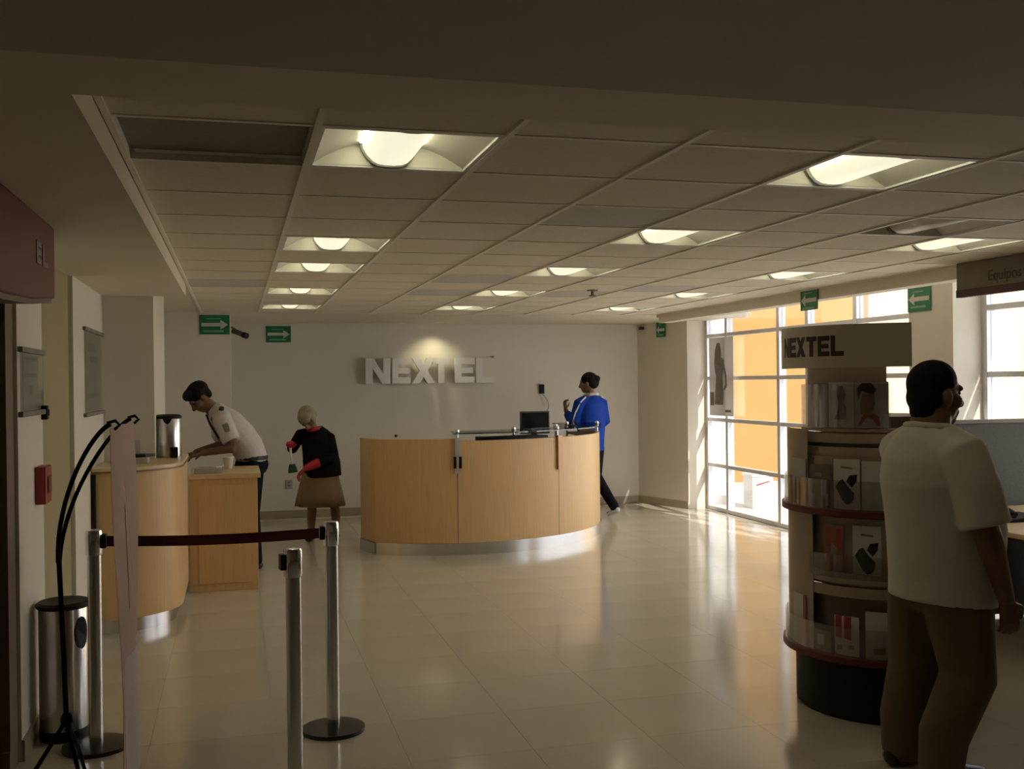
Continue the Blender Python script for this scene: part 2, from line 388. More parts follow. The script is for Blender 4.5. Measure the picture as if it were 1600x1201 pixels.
# ------------------------------------------------------------------ ceiling lights
def troffer(i, j, lit, label):
    x = GX+TP*(i+.5); y = GY+TP*(j+.5); h = TP/2-.012
    t = thing('troffer_light' if lit else 'unlit_troffer', label, 'ceiling light', (x, y, CE), 0, 'recessed ceiling lights')
    if not proto:
        P = {}
        f = MB()
        for s in (-1, 1):
            f.box(s*h-.012, s*h+.012, -h-.012, h+.012, -.003, .006); f.box(-h+.012, h-.012, s*h-.012, s*h+.012, -.003, .006)
        P['frame'] = (f, M_white)
        for s, nm in ((-1, 'reflector'), (1, 'reflector')):
            m = MB(); n = 10; vs = []; fs = []
            for k in range(n+1):
                a = k/n; xx = s*(h-.012-(h-.012-.085)*a); zz = .005+.070*math.sin(a*PI/2)
                for yy in (-h+.012, h-.012): vs.append((xx, yy, zz))
            for yy_i in (0, 1): pass
            nb = len(vs)
            vs += [(p[0], p[1], p[2]+.008) for p in vs]
            for k in range(n):
                a = 2*k
                fs.append((a, a+1, a+3, a+2)); fs.append((nb+a, nb+a+2, nb+a+3, nb+a+1))
            m.add(vs, fs); P[nm+str(s)] = (m, M_refl)
        m = MB()
        for s in (-1, 1): m.box(-h+.012, h-.012, s*(h-.010)-.004, s*(h-.010)+.004, .004, .13)
        m.box(-h, h, -h, h, .122, .13)
        P['housing'] = (m, M_refl)
        m = MB(); pts = []
        n = 12; L = h-.03; vs = []; fs = []
        prof = [(.098, .078), (.094, .055), (.080, .032), (.060, .012), (.042, .003), (.015, .0), (0, .0), (-.015, .0), (-.042, .003), (-.060, .012), (-.080, .032), (-.094, .055), (-.098, .078)]
        for yy, sc in ((-L, .9), (-L+.02, 1), (L-.02, 1), (L, .9)):
            vs += [(p[0]*sc, yy, .078-(.078-p[1])*sc) for p in prof]
        q = n+1
        for r in range(3):
            for k in range(n): fs.append((r*q+k, r*q+k+1, (r+1)*q+k+1, (r+1)*q+k))
        fs.append(tuple(range(q))); fs.append(tuple(range(3*q, 4*q)))
        m.add(vs, fs); P['lens'] = (m, M_lens)
        for s in (-1, 1): P['lamp_tube'+str(s)] = (MB().tube([(s*.104, -L+.02, .072), (s*.104, L-.05, .072)], .006, 8), M_tube)
        for s in (-1, 1):
            P['end_cap'+str(s)] = (MB().slab([(p[0]*1.04, s*(L+.001), .078-(.078-p[1])*1.02) for p in prof], (0, s*.012, 0)), M_cap)
        proto.update(P)
    for k, (m, ma) in proto.items():
        nm = k.rstrip('-1')
        if ('lens' in k or 'lamp' in k) and not lit: ma = M_refl
        key = (k, lit if ('lens' in k or 'lamp' in k) else True)
        if key not in pm:
            o = m.build(nm, ma, t, smooth=(k == 'lens' or 'refl' in k), local=True); pm[key] = o
        else:
            o = inst(pm[key], nm, t, (0, 0, 0))
proto = {}; pm = {}
where = {(1, 0): 'large lit troffer beside the dark ceiling panel, closest of the left column',
 (1, 4): 'lit troffer with glowing lens, second of the left column of ceiling lights', (1, 6): 'lit troffer with glowing lens, third of the left column of ceiling lights',
 (1, 9): 'thin-looking lit troffer, fourth of the left column of ceiling lights', (1, 12): 'lit troffer near the back wall, last of the left column of ceiling lights',
 (4, 0): 'large lit troffer above the round brochure stand, closest of the middle column', (4, 3): 'lit troffer second in the middle column of ceiling lights',
 (4, 6): 'lit troffer third in the middle column, beside the small ceiling sprinkler', (4, 9): 'lit troffer fourth in the middle column of ceiling lights',
 (4, 12): 'lit troffer last in the middle column, above the wall letters', (7, 3): 'lit troffer above the hanging grey fascia sign near the windows',
 (7, 6): 'lit troffer second in the window column, above the downward green sign', (7, 9): 'lit troffer third in the window-side column of ceiling lights',
 (7, 12): 'lit troffer last in the window-side column, near the back corner'}
for (i, j), lab in where.items(): troffer(i, j, True, lab)
troffer(6, 2, False, 'unlit troffer with shiny reflectors catching an orange window reflection')
# recessed downlight at the back wall
t = thing('downlight', 'small recessed downlight throwing a warm glow above the wall letters', 'ceiling light', (2.44, 12.80, CE))
MB().lathe([(.075, -.006), (.10, -.006), (.105, 0), (.105, .004), (.075, .004)], 2.44, 12.80).build('trim_ring', M_white, t, smooth=True).location.z += CE
mlamp = mat('downlight_lamp', (.9, .85, .7), .4, emit=(1, .92, .66, 14))
MB().lathe([(.072, CE-.002), (.072, CE+.004)], 2.44, 12.80).build('lamp', mlamp, t)
ld = bpy.data.lights.new('downlight_beam', 'SPOT'); ld.energy = 6; ld.color = (1, .90, .60); ld.spot_size = R_(118); ld.spot_blend = .8; ld.shadow_soft_size = .05
lo = bpy.data.objects.new('downlight_beam', ld); col.objects.link(lo); lo.parent = t; lo.location = (0, 0, -.03)
lo.rotation_euler = Vector((0, .12, -1)).to_track_quat('-Z', 'Y').to_euler()

# ------------------------------------------------------------------ letters
LET = {'N': [[(0,0),(.28,0),(.28,1),(0,1)], [(.72,0),(1,0),(1,1),(.72,1)], [(.02,1),(.32,1),(.98,0),(.68,0)]],
 'E': [[(0,0),(.32,0),(.32,1),(0,1)], [(.3,.76),(1,.76),(1,1),(.3,1)], [(.3,.39),(.92,.39),(.92,.61),(.3,.61)], [(.3,0),(1,0),(1,.24),(.3,.24)]],
 'X': [[(0,0),(.34,0),(1,1),(.66,1)], [(.66,0),(1,0),(.34,1),(0,1)]],
 'T': [[(0,.76),(1,.76),(1,1),(0,1)], [(.32,0),(.68,0),(.68,.78),(.32,.78)]],
 'L': [[(0,0),(.34,0),(.34,1),(0,1)], [(.3,0),(1,0),(1,.24),(.3,.24)]]}
t = thing('wall_letters', 'raised pale grey NEXTEL letters mounted on the back wall', 'sign', (2.41, 13.0, 1.64))
Xa, Xb, Za, Zb = 1.57, 3.24, 1.645, 1.965
u0, u1 = 190., 1430.
for ch, a, b in (('N', 190, 420), ('E', 440, 612), ('X', 625, 845), ('T', 822, 985), ('E', 1040, 1225), ('L', 1245, 1430)):
    xa = Xa+(a-u0)/(u1-u0)*(Xb-Xa); xb = Xa+(b-u0)/(u1-u0)*(Xb-Xa)
    m = MB()
    for k, poly in enumerate(LET[ch]):
        e = .0006*k
        m.slab([(xa+(xb-xa)*p, 12.955-e, Za+(Zb-Za)*q) for p, q in poly], (0, .05+e, 0))
    m.build('letter', M_letter, t)
MB().box(3.205, 3.235, 12.99, 13.02, 1.965, 1.99).build('trademark', M_inkg, t)
m = MB()
for ch, a, b in (('N', 190, 420), ('E', 440, 612), ('X', 625, 845), ('T', 822, 985), ('E', 1040, 1225), ('L', 1245, 1430)):
    xa = Xa+(a-u0)/(u1-u0)*(Xb-Xa); xb = Xa+(b-u0)/(u1-u0)*(Xb-Xa)
    for zz in (.15, .85):
        xx = (xa+xb)/2 if ch in 'XT' else xa+.14*(xb-xa)
        m2 = MB().tube([(xx, 13.0, Za+zz*(Zb-Za) if ch != 'X' else Za+.5*(Zb-Za)), (xx, 13.062, Za+zz*(Zb-Za) if ch != 'X' else Za+.5*(Zb-Za))], .006, 8)
        m2.build('stud', M_steel, t)

# ------------------------------------------------------------------ main reception desk
DX, DY, DR = 2.28, 11.36, 1.695
t = thing('reception_desk', 'large curved beech reception desk with steel plinth and glass ledge', 'desk', (2.3, 10.2, 0))
def darc(name, r0, r1, a0, a1, z0, z1, m, n=20, bevel=0.0): return MB().arc(DX, DY, r0, r1, a0, a1, z0, z1, n).build(name, m, t, smooth=True)
A0 = math.degrees(math.atan2(10.01-DY, 1.30-DX))   # left end of the curve
A1 = math.degrees(math.atan2(9.62-DY, 2.03-DX)); A2 = math.degrees(math.atan2(9.93-DY, 3.09-DX)); A3 = 8.0
g = .12
darc('panel', DR-.04, DR, A0, A1-g, .115, 1.11, M_wood, 16)
darc('panel', DR-.04, DR, A1+g, A2-g, .115, 1.09, M_wood, 20)
darc('panel', DR-.04, DR, A2+g, A3, .115, 1.09, M_wood, 26)
darc('plinth', DR-.10, DR+.012, A0+.5, A3, 0, .115, M_steel, 50)
darc('seam_strip', DR-.035, DR+.003, A1-g, A1+g, .105, 1.09, M_steel, 2)
darc('seam_strip', DR-.035, DR+.001, A2-g, A2+g, .105, 1.09, M_woodedge, 2)
darc('worktop', DR-.75, DR-.045, A0+4, A3, .72, .755, M_wood2, 40)
darc('inner_ledge', DR-.22, DR-.045, A0+2, A3, 1.03, 1.06, M_woodedge, 40)
p0 = Vector((DX+DR*math.cos(R_(A0)), DY+DR*math.sin(R_(A0)))); p1 = Vector((1.185, 10.33))
dv = (p1-p0).normalized(); nv = Vector((dv.y, -dv.x))*-1
if nv.y < 0: nv = -nv
q = [p0, p1, p1+nv*.06, p0+nv*.06]
MB().prism([(v.x, v.y) for v in q], .115, 1.112).build('end_panel', M_wood, t, bevel=.004)
q2 = [p0-nv*.012, p1-nv*.012, p1+nv*.05, p0+nv*.05]
MB().prism([(v.x, v.y) for v in q2], 0, .115).build('plinth', M_steel, t)
MB().lathe([(.012, 1.125), (.014, 1.14), (.008, 1.15)], 1.5, 9.99+.03, 12).build('knob', M_black, t, smooth=True)
# glass ledge on posts
gl = MB().arc(DX, DY, DR-.42, DR+.03, A1-1.5, A3-2, 1.155, 1.168, 44).build('glass_ledge', M_gtop, t)
def post(ang, rr, z0, z1):
    x = DX+rr*math.cos(R_(ang)); y = DY+rr*math.sin(R_(ang))
    p = MB().lathe([(.013, z0), (.013, z1-.02)], x, y, 12).build('post', M_chrome, t, smooth=True)
    MB().lathe([(.022, z1-.018), (.024, z1-.004), (.020, z1+.012), (.006, z1+.018)], x, y, 16).build('cap', M_chrome, p, smooth=True)
post(A1, DR-.02, 1.09, 1.185)
post(A2, DR-.02, 1.09, 1.185); post(A1+24, DR-.25, .755, 1.185); post(-44, DR-.34, .755, 1.185); post(-14, DR-.02, 1.09, 1.185); post(-16, DR-.36, .755, 1.185)
def dbox(name, ang, rr0, rr1, wd, z0, z1, m, parent=None):
    da = math.degrees(wd/DR)/2
    return MB().arc(DX, DY, rr0, rr1, ang-da, ang+da, z0, z1, 3).build(name, m, parent or t)
br = dbox('bracket', A1, DR, DR+.028, .045, .78, 1.12, mat('silver_paint', (.62, .59, .60), .4, .3, var=.03))
dbox('clamp', A1-.85, DR, DR+.035, .028, .83, .94, M_black, br); dbox('clamp', A1+.85, DR, DR+.035, .028, .83, .94, M_black, br)
dbox('bracket', A2, DR, DR+.028, .06, .77, 1.11, M_woodrefl)
# dark tray seen under the glass
darc('under_tray', DR-.28, DR-.06, A1+8, A2-3, 1.065, 1.115, M_black, 16)

# laptop / monitor seen from behind the desk
t = thing('monitor', 'small dark monitor standing on the inside ledge of the reception desk', 'monitor', (3.12, 10.75, .755))
MB().box(2.955, 3.285, 10.73, 10.76, 1.085, 1.33).build('screen_housing', M_laptop, t, bevel=.006)
MB().box(2.972, 3.268, 10.722, 10.731, 1.105, 1.315).build('screen', M_screen, t)
MB().box(3.09, 3.15, 10.76, 10.79, .78, 1.2).build('stand', M_black, t)
MB().box(3.0, 3.24, 10.68, 10.86, .755, .775).build('base', M_black, t, bevel=.004)
# pen tray
t = thing('pen_stand', 'little chrome pen stand on the desk ledge beside the dark monitor', 'pen stand', (3.50, 10.62, 1.169))
MB().lathe([(.05, 1.169), (.05, 1.176), (.008, 1.18)], 3.50, 10.62, 14).build('foot', M_black, t, smooth=True)
MB().tube([(3.50, 10.62, 1.176), (3.52, 10.60, 1.24)], .008, 8).build('pen', M_chrome, t)

# ------------------------------------------------------------------ left service counter
t = thing('service_counter', 'rounded beech service counter against the left wall', 'counter', (-.65, 7.9, 0))
CX, CY, CR = -.86, 7.78, .48
def cpoly(r, back, left):
    P = [(left, CY-r)]
    for k in range(0, 17):
        a = R_(-90+90*k/16); P.append((CX+r*math.cos(a), CY+r*math.sin(a)))
    P += [(CX+r, back), (left, back)]
    return P
MB().prism(cpoly(CR, 8.60, -.925), .10, 1.075).build('body', M_wood, t, smooth=True)
MB().prism(cpoly(CR-.05, 8.58, -.925), 0, .10).build('plinth', M_steel, t, smooth=True)
MB().prism(cpoly(CR+.015, 8.60, -.925), 1.075, 1.085).build('edge_band', M_woodedge, t)
MB().prism(cpoly(CR+.01, 8.60, -.925), 1.085, 1.11).build('top', M_wood2, t, bevel=.003)
MB().box(-.929, -.90, 7.27, 7.298, 0, 1.07).build('end_strip', M_black, t)
t = thing('low_counter', 'low square beech counter behind the rounded one, where the man in uniform leans', 'counter', (-.12, 9.0, 0))
MB().box(-.375, .16, 8.62, 9.35, .0, .90).build('body', M_wood, t, bevel=.003)
MB().box(-.375, .185, 8.60, 9.38, .90, .94).build('top', M_wood2, t, bevel=.004)
MB().box(-.30, .10, 8.612, 8.622, .06, .85).build('front_panel', M_wood, t, bevel=.002)
# coffee urn
t = thing('coffee_urn', 'steel coffee urn with black lid on the rounded counter', 'urn', (-.50, 8.25, 1.11))
MB().lathe([(.094, 1.11), (.096, 1.125), (.096, 1.40), (.094, 1.405)], -.50, 8.25).build('body', M_steel, t, smooth=True)
MB().lathe([(.098, 1.402), (.10, 1.42), (.085, 1.432), (.03, 1.436)], -.50, 8.25).build('lid', M_black, t, smooth=True)
MB().slab([(-.535, 8.153, 1.405), (-.465, 8.153, 1.405), (-.48, 8.149, 1.375), (-.50, 8.148, 1.365), (-.52, 8.149, 1.375)], (0, -.012, 0)).build('spout_guard', M_black, t)
sp = MB().box(-.475, -.425, 8.10, 8.165, 1.112, 1.19).build('tap', M_black, t, bevel=.006)
# clutter on the counters
t = thing('card_holder', 'cream card holder with black tray on the rounded counter', 'card holder', (-.70, 7.75, 1.11))
MB().box(-.76, -.66, 7.78, 7.80, 1.11, 1.27).build('back_card', M_paper, t)
MB().box(-.78, -.60, 7.62, 7.80, 1.11, 1.15).build('tray', M_gpaper, t, bevel=.004)
MB().prism([(-.76, 7.66), (-.62, 7.68), (-.56, 7.76), (-.72, 7.79)], 1.15, 1.172).build('black_pad', M_black, t)
tag(MB().box(-.33, -.12, 8.66, 8.88, .94, .985).build('paper_tray', M_gpaper, bevel=.004), 'flat pale plastic tray on the low counter beside the coffee urn', 'tray')
tag(MB().prism([(-.30, 8.75), (-.16, 8.68), (-.10, 8.84), (-.24, 8.92)], .985, .993).build('paper_sheet', M_paper), 'loose white sheet lying on the pale tray', 'paper')
t = thing('paper_cup', 'white paper cup standing on the low counter by the uniformed man', 'cup', (-.07, 9.12, .94))
MB().lathe([(.032, .94), (.043, 1.035), (.045, 1.04), (.041, 1.038), (.03, .95)], -.07, 9.12, 20).build('cup_wall', M_shirt, t, smooth=True)
MB().lathe([(.046, 1.034), (.047, 1.038), (.046, 1.042)], -.07, 9.12, 20).build('rim', M_white, t, smooth=True)

# ------------------------------------------------------------------ queue posts and belt
def stanchion(x, y, label, latch_dir):
    t = thing('queue_post', label, 'queue post', (x, y, 0), 0, 'belt barrier posts')
    MB().lathe([(.148, 0), (.15, .006), (.148, .018), (.10, .026), (.03, .032)], x, y, 40).build('base', M_rubber, t, smooth=True)
    MB().lathe([(.031, .03), (.031, .885)], x, y, 24).build('tube', M_steel, t, smooth=True)
    h = MB().lathe([(.035, .882), (.037, .886), (.037, .985), (.034, .995), (.01, .997)], x, y, 24).build('head', M_chrome, t, smooth=True)
    dx, dy = latch_dir
    m = MB(); cx_, cy_ = x+dx*.042, y+dy*.042
    px, py = -dy, dx
    P = [(cx_-px*.02-dx*.012, cy_-py*.02-dy*.012), (cx_+px*.02-dx*.012, cy_+py*.02-dy*.012), (cx_+px*.02+dx*.012, cy_+py*.02+dy*.012), (cx_-px*.02+dx*.012, cy_-py*.02+dy*.012)]
    m.prism(P, .912, .975); m.build('latch', M_black, h, bevel=.003)
    return t
SA = (.43, 4.98); SC = (-.635, 5.06); SB = (.212, 4.22)
dAC = (Vector(SA)-Vector(SC)).normalized()
stanchion(*SA, 'steel queue post with round black base at the right end of the maroon belt', (-dAC.x, -dAC.y))
stanchion(*SC, 'steel queue post at the left end of the maroon belt, beside the bin', (dAC.x, dAC.y))
stanchion(*SB, 'steel queue post standing alone without a belt, cut off by the picture bottom', (-.97, -.2))
a = Vector((SC[0], SC[1]))+dAC*.0555; b = Vector((SA[0], SA[1]))-dAC*.0555
m = MB(); vs = []; fs = []; n = 12
pn = Vector((-dAC.y, dAC.x))*.0012
for k in range(n+1):
    p = a.lerp(b, k/n); s_ = .012*math.sin(PI*k/n)
    for sg in (-1, 1):
        for z in (.918, .966): vs.append((p.x+sg*pn.x, p.y+sg*pn.y, z-s_))
for k in range(n):
    q = 4*k
    for c in ((0, 1, 5, 4), (2, 6, 7, 3), (0, 4, 6, 2), (1, 3, 7, 5)): fs.append(tuple(q+i for i in c))
fs += [(0, 2, 3, 1), (4*n, 4*n+1, 4*n+3, 4*n+2)]
m.add(vs, fs); tag(m.build('barrier_belt', M_belt), 'dark maroon retractable belt stretched between two steel posts', 'belt')

# ------------------------------------------------------------------ ash bin
t = thing('steel_bin', 'slim steel cylinder bin with black rim beside the wall', 'bin', (-.80, 5.27, 0))
MB().lathe([(.108, .04), (.11, .05), (.11, .615), (.108, .62)], -.80, 5.27, 36).build('body', M_steel, t, smooth=True)
MB().lathe([(.112, 0), (.114, .01), (.112, .05)], -.80, 5.27, 36).build('foot_ring', M_black, t, smooth=True)
MB().lathe([(.114, .612), (.122, .62), (.122, .632), (.11, .642), (.04, .635)], -.80, 5.27, 36).build('rim', M_black, t, smooth=True)
m = MB()
P = []
for k in range(16):
    an = 2*PI*k/16; aa = R_(-38)+.34*math.cos(an); P.append((-.80+.1115*math.cos(aa), 5.27+.1115*math.sin(aa), .50+.075*math.sin(an)))
m.slab(P, (.003, -.003, 0)); m.build('opening', M_black, t)

# ------------------------------------------------------------------ banner stand
t = thing('banner_stand', 'pink-brown banner on bowed black rods, seen almost edge on by the queue posts', 'banner stand', (-.5, 4.3, 0))
B0 = Vector((-.435, 3.95, 0)); B1 = Vector((-.425, 4.58, 0))
dB = (B1-B0).normalized(); nB = Vector((dB.y, -dB.x, 0))
def bp(s, z, o=0.0):
    # sheet bulges a little towards the room at mid height
    bul = .012*math.sin(PI*(z-.1)/1.4) + .010*math.sin(s*9+z*4)
    return B0.lerp(B1, s)+Vector((0, 0, z))+nB*(bul+o+.012*(1.5-z))
def sheet(s0, s1, z0, z1, o, th, nx=8, nz=16):
    vs = []; fs = []
    for k in range(2):
        for i in range(nx+1):
            for j in range(nz+1): vs.append(bp(s0+(s1-s0)*i/nx, z0+(z1-z0)*j/nz, o+k*th))
    N = (nx+1)*(nz+1); I = lambda i, j: i*(nz+1)+j
    for i in range(nx):
        for j in range(nz):
            q_ = (I(i, j), I(i+1, j), I(i+1, j+1), I(i, j+1)); fs.append(q_); fs.append(tuple(N+x for x in reversed(q_)))
    for i in range(nx):
        for j in (0, nz): fs.append((I(i, j), I(i+1, j), N+I(i+1, j), N+I(i, j)))
    for j in range(nz):
        for i in (0, nx): fs.append((I(i, j), I(i, j+1), N+I(i, j+1), N+I(i, j)))
    m = MB(); m.add(vs, fs); return m
sheet(0, 1, .10, 1.50, 0, .0015).build('banner', M_banner, t, smooth=True)
sheet(.30, 1, .10, .62, .002, .001).build('pale_print', M_bannerw, t, smooth=True)
m = MB()
pt = [(.30, 1.2), (.62, 1.28), (.72, 1.05), (.66, .85), (.4, .8), (.34, 1.0)]
vs = [bp(s_, z_, .002) for s_, z_ in pt]
m.slab(vs, nB*.001); m.build('dark_print', M_pinkp, t)
HUB = Vector((-.655, 4.22, .99))
def bez(a, b, c, d, n=16):
    return [a*(1-u)**3+b*3*u*(1-u)**2+c*3*u*u*(1-u)+d*u**3 for u in [k/n for k in range(n+1)]]
for s_, e in ((0, B0), (1, B1)):
    top = e+Vector((0, 0, 1.515))
    MB().tube(bez(top, top+Vector((-.06, 0, -.02)), HUB+Vector((.004, (e.y-HUB.y)*.30, .26)), HUB+Vector((0, (e.y-HUB.y)*.05, 0))), .0085, 8).build('rod', M_black, t, smooth=True)
    MB().tube([top+Vector((-.012, 0, .004)), top+Vector((.016, 0, .012)), top+Vector((.03, 0, -.004)), top+Vector((.012, 0, -.02))], .006, 6).build('hook', M_black, t, smooth=True)
MB().tube([HUB+Vector((0, 0, .03)), HUB+Vector((.01, .01, -.3)), HUB+Vector((.02, 0, -.62))], .0095, 8).build('pole', M_black, t, smooth=True)
J = HUB+Vector((.02, 0, -.60))
MB().ball(J, (.022, .022, .03)).build('joint', M_black, t, smooth=True)
for e in (Vector((-.85, 3.80, .006)), Vector((-.50, 3.88, .006)), Vector((-.60, 4.55, .006))):
    MB().tube([J, J.lerp(e, .5)+Vector((0, 0, .03)), e], .008, 8).build('leg', M_black, t, smooth=True)

# ------------------------------------------------------------------ wall things on the left
def frame(y0, y1, z0, z1, label, lines):
    x = -.93
    t = thing('poster_frame', label, 'frame', (x, (y0+y1)/2, z0), 0, 'acrylic notice frames on the left wall')
    MB().box(x+.001, x+.005, y0+.09, y1-.09, z0+.02, z1-.02).build('notice', mat('notice_paper', (.50, .46, .40), .6, var=.08, scale=7), t)
    MB().box(x+.008, x+.013, y0, y1, z0, z1).build('acrylic_cover', M_acryl, t)
    for z in (z0, z1):
        MB().box(x, x+.022, y0-.01, y1+.01, z-.012, z+.012).build('clip_bar', M_inkg, t, bevel=.003)
    for (a, b, c, d) in lines:
        MB().box(x+.005, x+.0062, y0+(y1-y0)*a, y0+(y1-y0)*b, z0+(z1-z0)*c, z0+(z1-z0)*d).build('print', M_inkg, t)
frame(4.98, 5.53, 1.53, 1.82, 'small square acrylic notice frame above the red alarm box', [(.25, .75, .58, .64), (.42, .58, .30, .45), (.25, .8, .85, .9)])
frame(7.0, 7.92, 1.47, 2.02, 'tall acrylic notice frame beside the white pillar', [(.2, .6, .75, .85), (.3, .8, .62, .7), (.2, .8, .2, .25)])
t = thing('alarm_box', 'red wall alarm call box under the small notice frame', 'alarm', (-.918, 5.42, 1.10))
MB().box(-.93, -.88, 5.34, 5.50, 1.09, 1.27).build('body', M_alarm, t, bevel=.006)
MB().box(-.882, -.874, 5.38, 5.46, 1.14, 1.22).build('button_plate', M_red, t, bevel=.002)
t = thing('wall_switch', 'small black switch on the edge of the olive wall panel', 'switch', (-.93, 5.56, 1.5))
MB().box(-.93, -.90, 5.525, 5.565, 1.49, 1.56).build('plate', M_black, t, bevel=.004)
MB().box(-.902, -.894, 5.535, 5.555, 1.51, 1.54).build('rocker', M_ink, t)
# red fascia
t = thing('red_fascia', 'deep red box fascia under the ceiling, cut by the left picture edge', 'fascia', (-.83, 3.5, 1.94))
P = [(-.94, 2.6), (-.72, 2.6), (-.72, 4.50), (-.735, 4.57), (-.77, 4.62), (-.94, 4.64)]
MB().slab([(-.94, 2.6, 1.955), (-.94, 3.7, 1.96), (-.94, 4.2, 1.982), (-.94, 4.63, 2.018), (-.94, 4.63, 2.308), (-.94, 2.6, 2.308)], (.22, 0, 0)).build('box', M_red, t, bevel=.006)
MB().slab([(-.94, 2.6, 1.935), (-.94, 3.7, 1.94), (-.94, 4.2, 1.962), (-.94, 4.62, 1.998), (-.94, 4.62, 2.018), (-.94, 4.2, 1.982), (-.94, 3.7, 1.96), (-.94, 2.6, 1.955)], (.208, 0, 0)).build('lower_edge', M_core, t)
for ch, y0_, z0_ in (('E', 4.22, 2.12), ('L', 4.345, 2.12)):
    m = MB()
    for poly in LET[ch]:
        m.slab([(-.7195, y0_+.10*p_, z0_+.085*q_) for p_, q_ in poly], (.003, 0, 0))
    m.build('letter', M_mauve, t)

# ------------------------------------------------------------------ green route signs
def route_sign(c, right, label, arrow=1, w_=.30, h_=.20):
    c = Vector(c); right = Vector(right).normalized(); up = Vector((0, 0, 1)); n = right.cross(up)   # n faces the viewer
    t = thing('route_sign', label, 'sign', c-up*(h_/2), 0, 'green arrow signs')
    P = lambda x, z, o: c+right*x+up*z+n*o
    MB().slab([P(-w_/2, -h_/2, -.006), P(w_/2, -h_/2, -.006), P(w_/2, h_/2, -.006), P(-w_/2, h_/2, -.006)], n*.006).build('board', M_green, t)
    s = arrow
    A = [(-.13*s, -.018), (.06*s, -.018), (.06*s, -.05), (.135*s, 0), (.06*s, .05), (.06*s, .018), (-.13*s, .018)]
    k = w_/.30
    if s < 0: A = A[::-1]
    MB().slab([P(x*k, z, .0004) for x, z in A], n*.002).build('arrow', M_signw, t)
    MB().slab([P(x, z, .0004) for x, z in ((-.08*k, .057), (.06*k, .057), (.06*k, .066), (-.08*k, .066))], n*.0015).build('text_line', M_sgreen, t)
    MB().slab([P(x, z, .0004) for x, z in ((-.11*k, -.075), (.09*k, -.075), (.09*k, -.058), (-.11*k, -.058))], n*.0015).build('text_line', M_sgreen, t)
route_sign((-.205, 11.09, 2.275), (1, 0, 0), 'green right-arrow sign on the niche wall above the uniformed man')
route_sign((.515, 13.05, 2.27), (1, 0, 0), 'green right-arrow sign on the back wall above the cleaning woman')
route_sign((5.395, 12.60, 2.31), (.34, -.94, 0), 'small green arrow sign on the slanted back corner wall', -1, .17, .19)
route_sign((4.715, 7.838, 2.313), (0, -1, 0), 'green sign hung on the bulkhead edge above the windows and brochure stand', -1, .27, .165)
route_sign((5.54, 7.49, 2.305), (0, -1, 0), 'green left-arrow sign on the pier beside the hanging fascia', -1, .30, .21)

# cctv, phone, sprinkler, outlet
t = thing('security_camera', 'dark bullet security camera under the green arrow sign, at the niche corner', 'camera', (.02, 12.6, 2.25))
MB().tube([(-.045, 12.50, 2.33), (.0, 12.50, 2.30), (.02, 12.50, 2.26)], .012, 8).build('bracket', M_core, t)
MB().tube([(-.02, 12.55, 2.285), (.10, 12.42, 2.23)], .032, 14).build('housing', M_laptop, t, smooth=True)
MB().tube([(.095, 12.425, 2.232), (.13, 12.39, 2.217)], .036, 14).build('hood', M_black, t, smooth=True)
t = thing('corner_camera', 'tiny black camera high in the back corner by the small green sign', 'camera', (5.30, 12.97, 2.33))
MB().box(5.24, 5.36, 12.93, 12.99, 2.33, 2.365).build('housing', M_black, t, bevel=.004)
MB().tube([(5.30, 12.99, 2.35), (5.30, 13.06, 2.35)], .01, 8).build('bracket', M_black, t)
t = thing('wall_phone', 'black wall phone socket with a trailing grey cord above the desk', 'phone socket', (3.89, 13.04, 1.49))
MB().box(3.86, 3.92, 13.015, 13.06, 1.49, 1.61).build('body', M_black, t, bevel=.006)
MB().tube(bez(Vector((3.89, 13.02, 1.49)), Vector((3.98, 12.98, 1.38)), Vector((4.02, 12.99, 1.28)), Vector((3.86, 13.03, 1.20)))+[Vector((3.74, 13.04, 1.24))], .008, 6).build('cord', M_cord, t, smooth=True)
t = thing('sprinkler', 'little ceiling sprinkler head beside the middle column of lights', 'sprinkler', (2.87, 8.12, 2.34))
MB().lathe([(.045, 2.396), (.045, 2.404)], 2.87, 8.12, 18).build('rosette', M_inkg, t)
MB().lathe([(.014, 2.36), (.014, 2.398)], 2.87, 8.12, 10).build('neck', M_tanp, t)
MB().lathe([(.028, 2.352), (.032, 2.356), (.028, 2.36)], 2.87, 8.12, 14).build('deflector', M_inkg, t)
t = thing('wall_outlet', 'pale wall outlet low on the back wall left of the cleaning woman', 'outlet', (.62, 13.05, .36))
MB().box(.58, .66, 13.05, 13.06, .36, .47).build('plate', M_gpaper, t, bevel=.002)
for z in (.39, .43): MB().box(.605, .635, 13.047, 13.051, z, z+.02).build('socket', M_inkg, t)

# ------------------------------------------------------------------ poster in the window
t = thing('window_poster', 'pale poster of a woman in a dark dress hanging in the window', 'poster', (5.79, 11.66, 1.20))
MB().box(5.785, 5.789, 11.33, 11.98, 1.20, 2.17).build('sheet', M_backlit, t)
Y = lambda s: 11.98-.65*s
Z = lambda s: 1.20+.97*s
def pprint(poly, m, name='print', o=0): MB().slab([(5.7845-o, Y(a_), Z(b_)) for a_, b_ in poly], (-.0012, 0, 0)).build(name, m, t)
pprint([(.22,.14),(.58,.14),(.60,.30),(.56,.48),(.60,.58),(.64,.70),(.56,.74),(.48,.74),(.50,.84),(.44,.93),(.34,.93),(.26,.84),(.22,.70),(.24,.58),(.30,.50),(.26,.34)], M_inkg, 'dress_print')
pprint([(.26,.66),(.50,.62),(.52,.82),(.46,.92),(.34,.92),(.26,.82)], M_core, 'hair_print', .0014)
pprint([(.62,.68),(.72,.52),(.74,.38),(.64,.32),(.60,.34),(.67,.40),(.66,.52),(.58,.62)], M_inkg, 'arm_print')
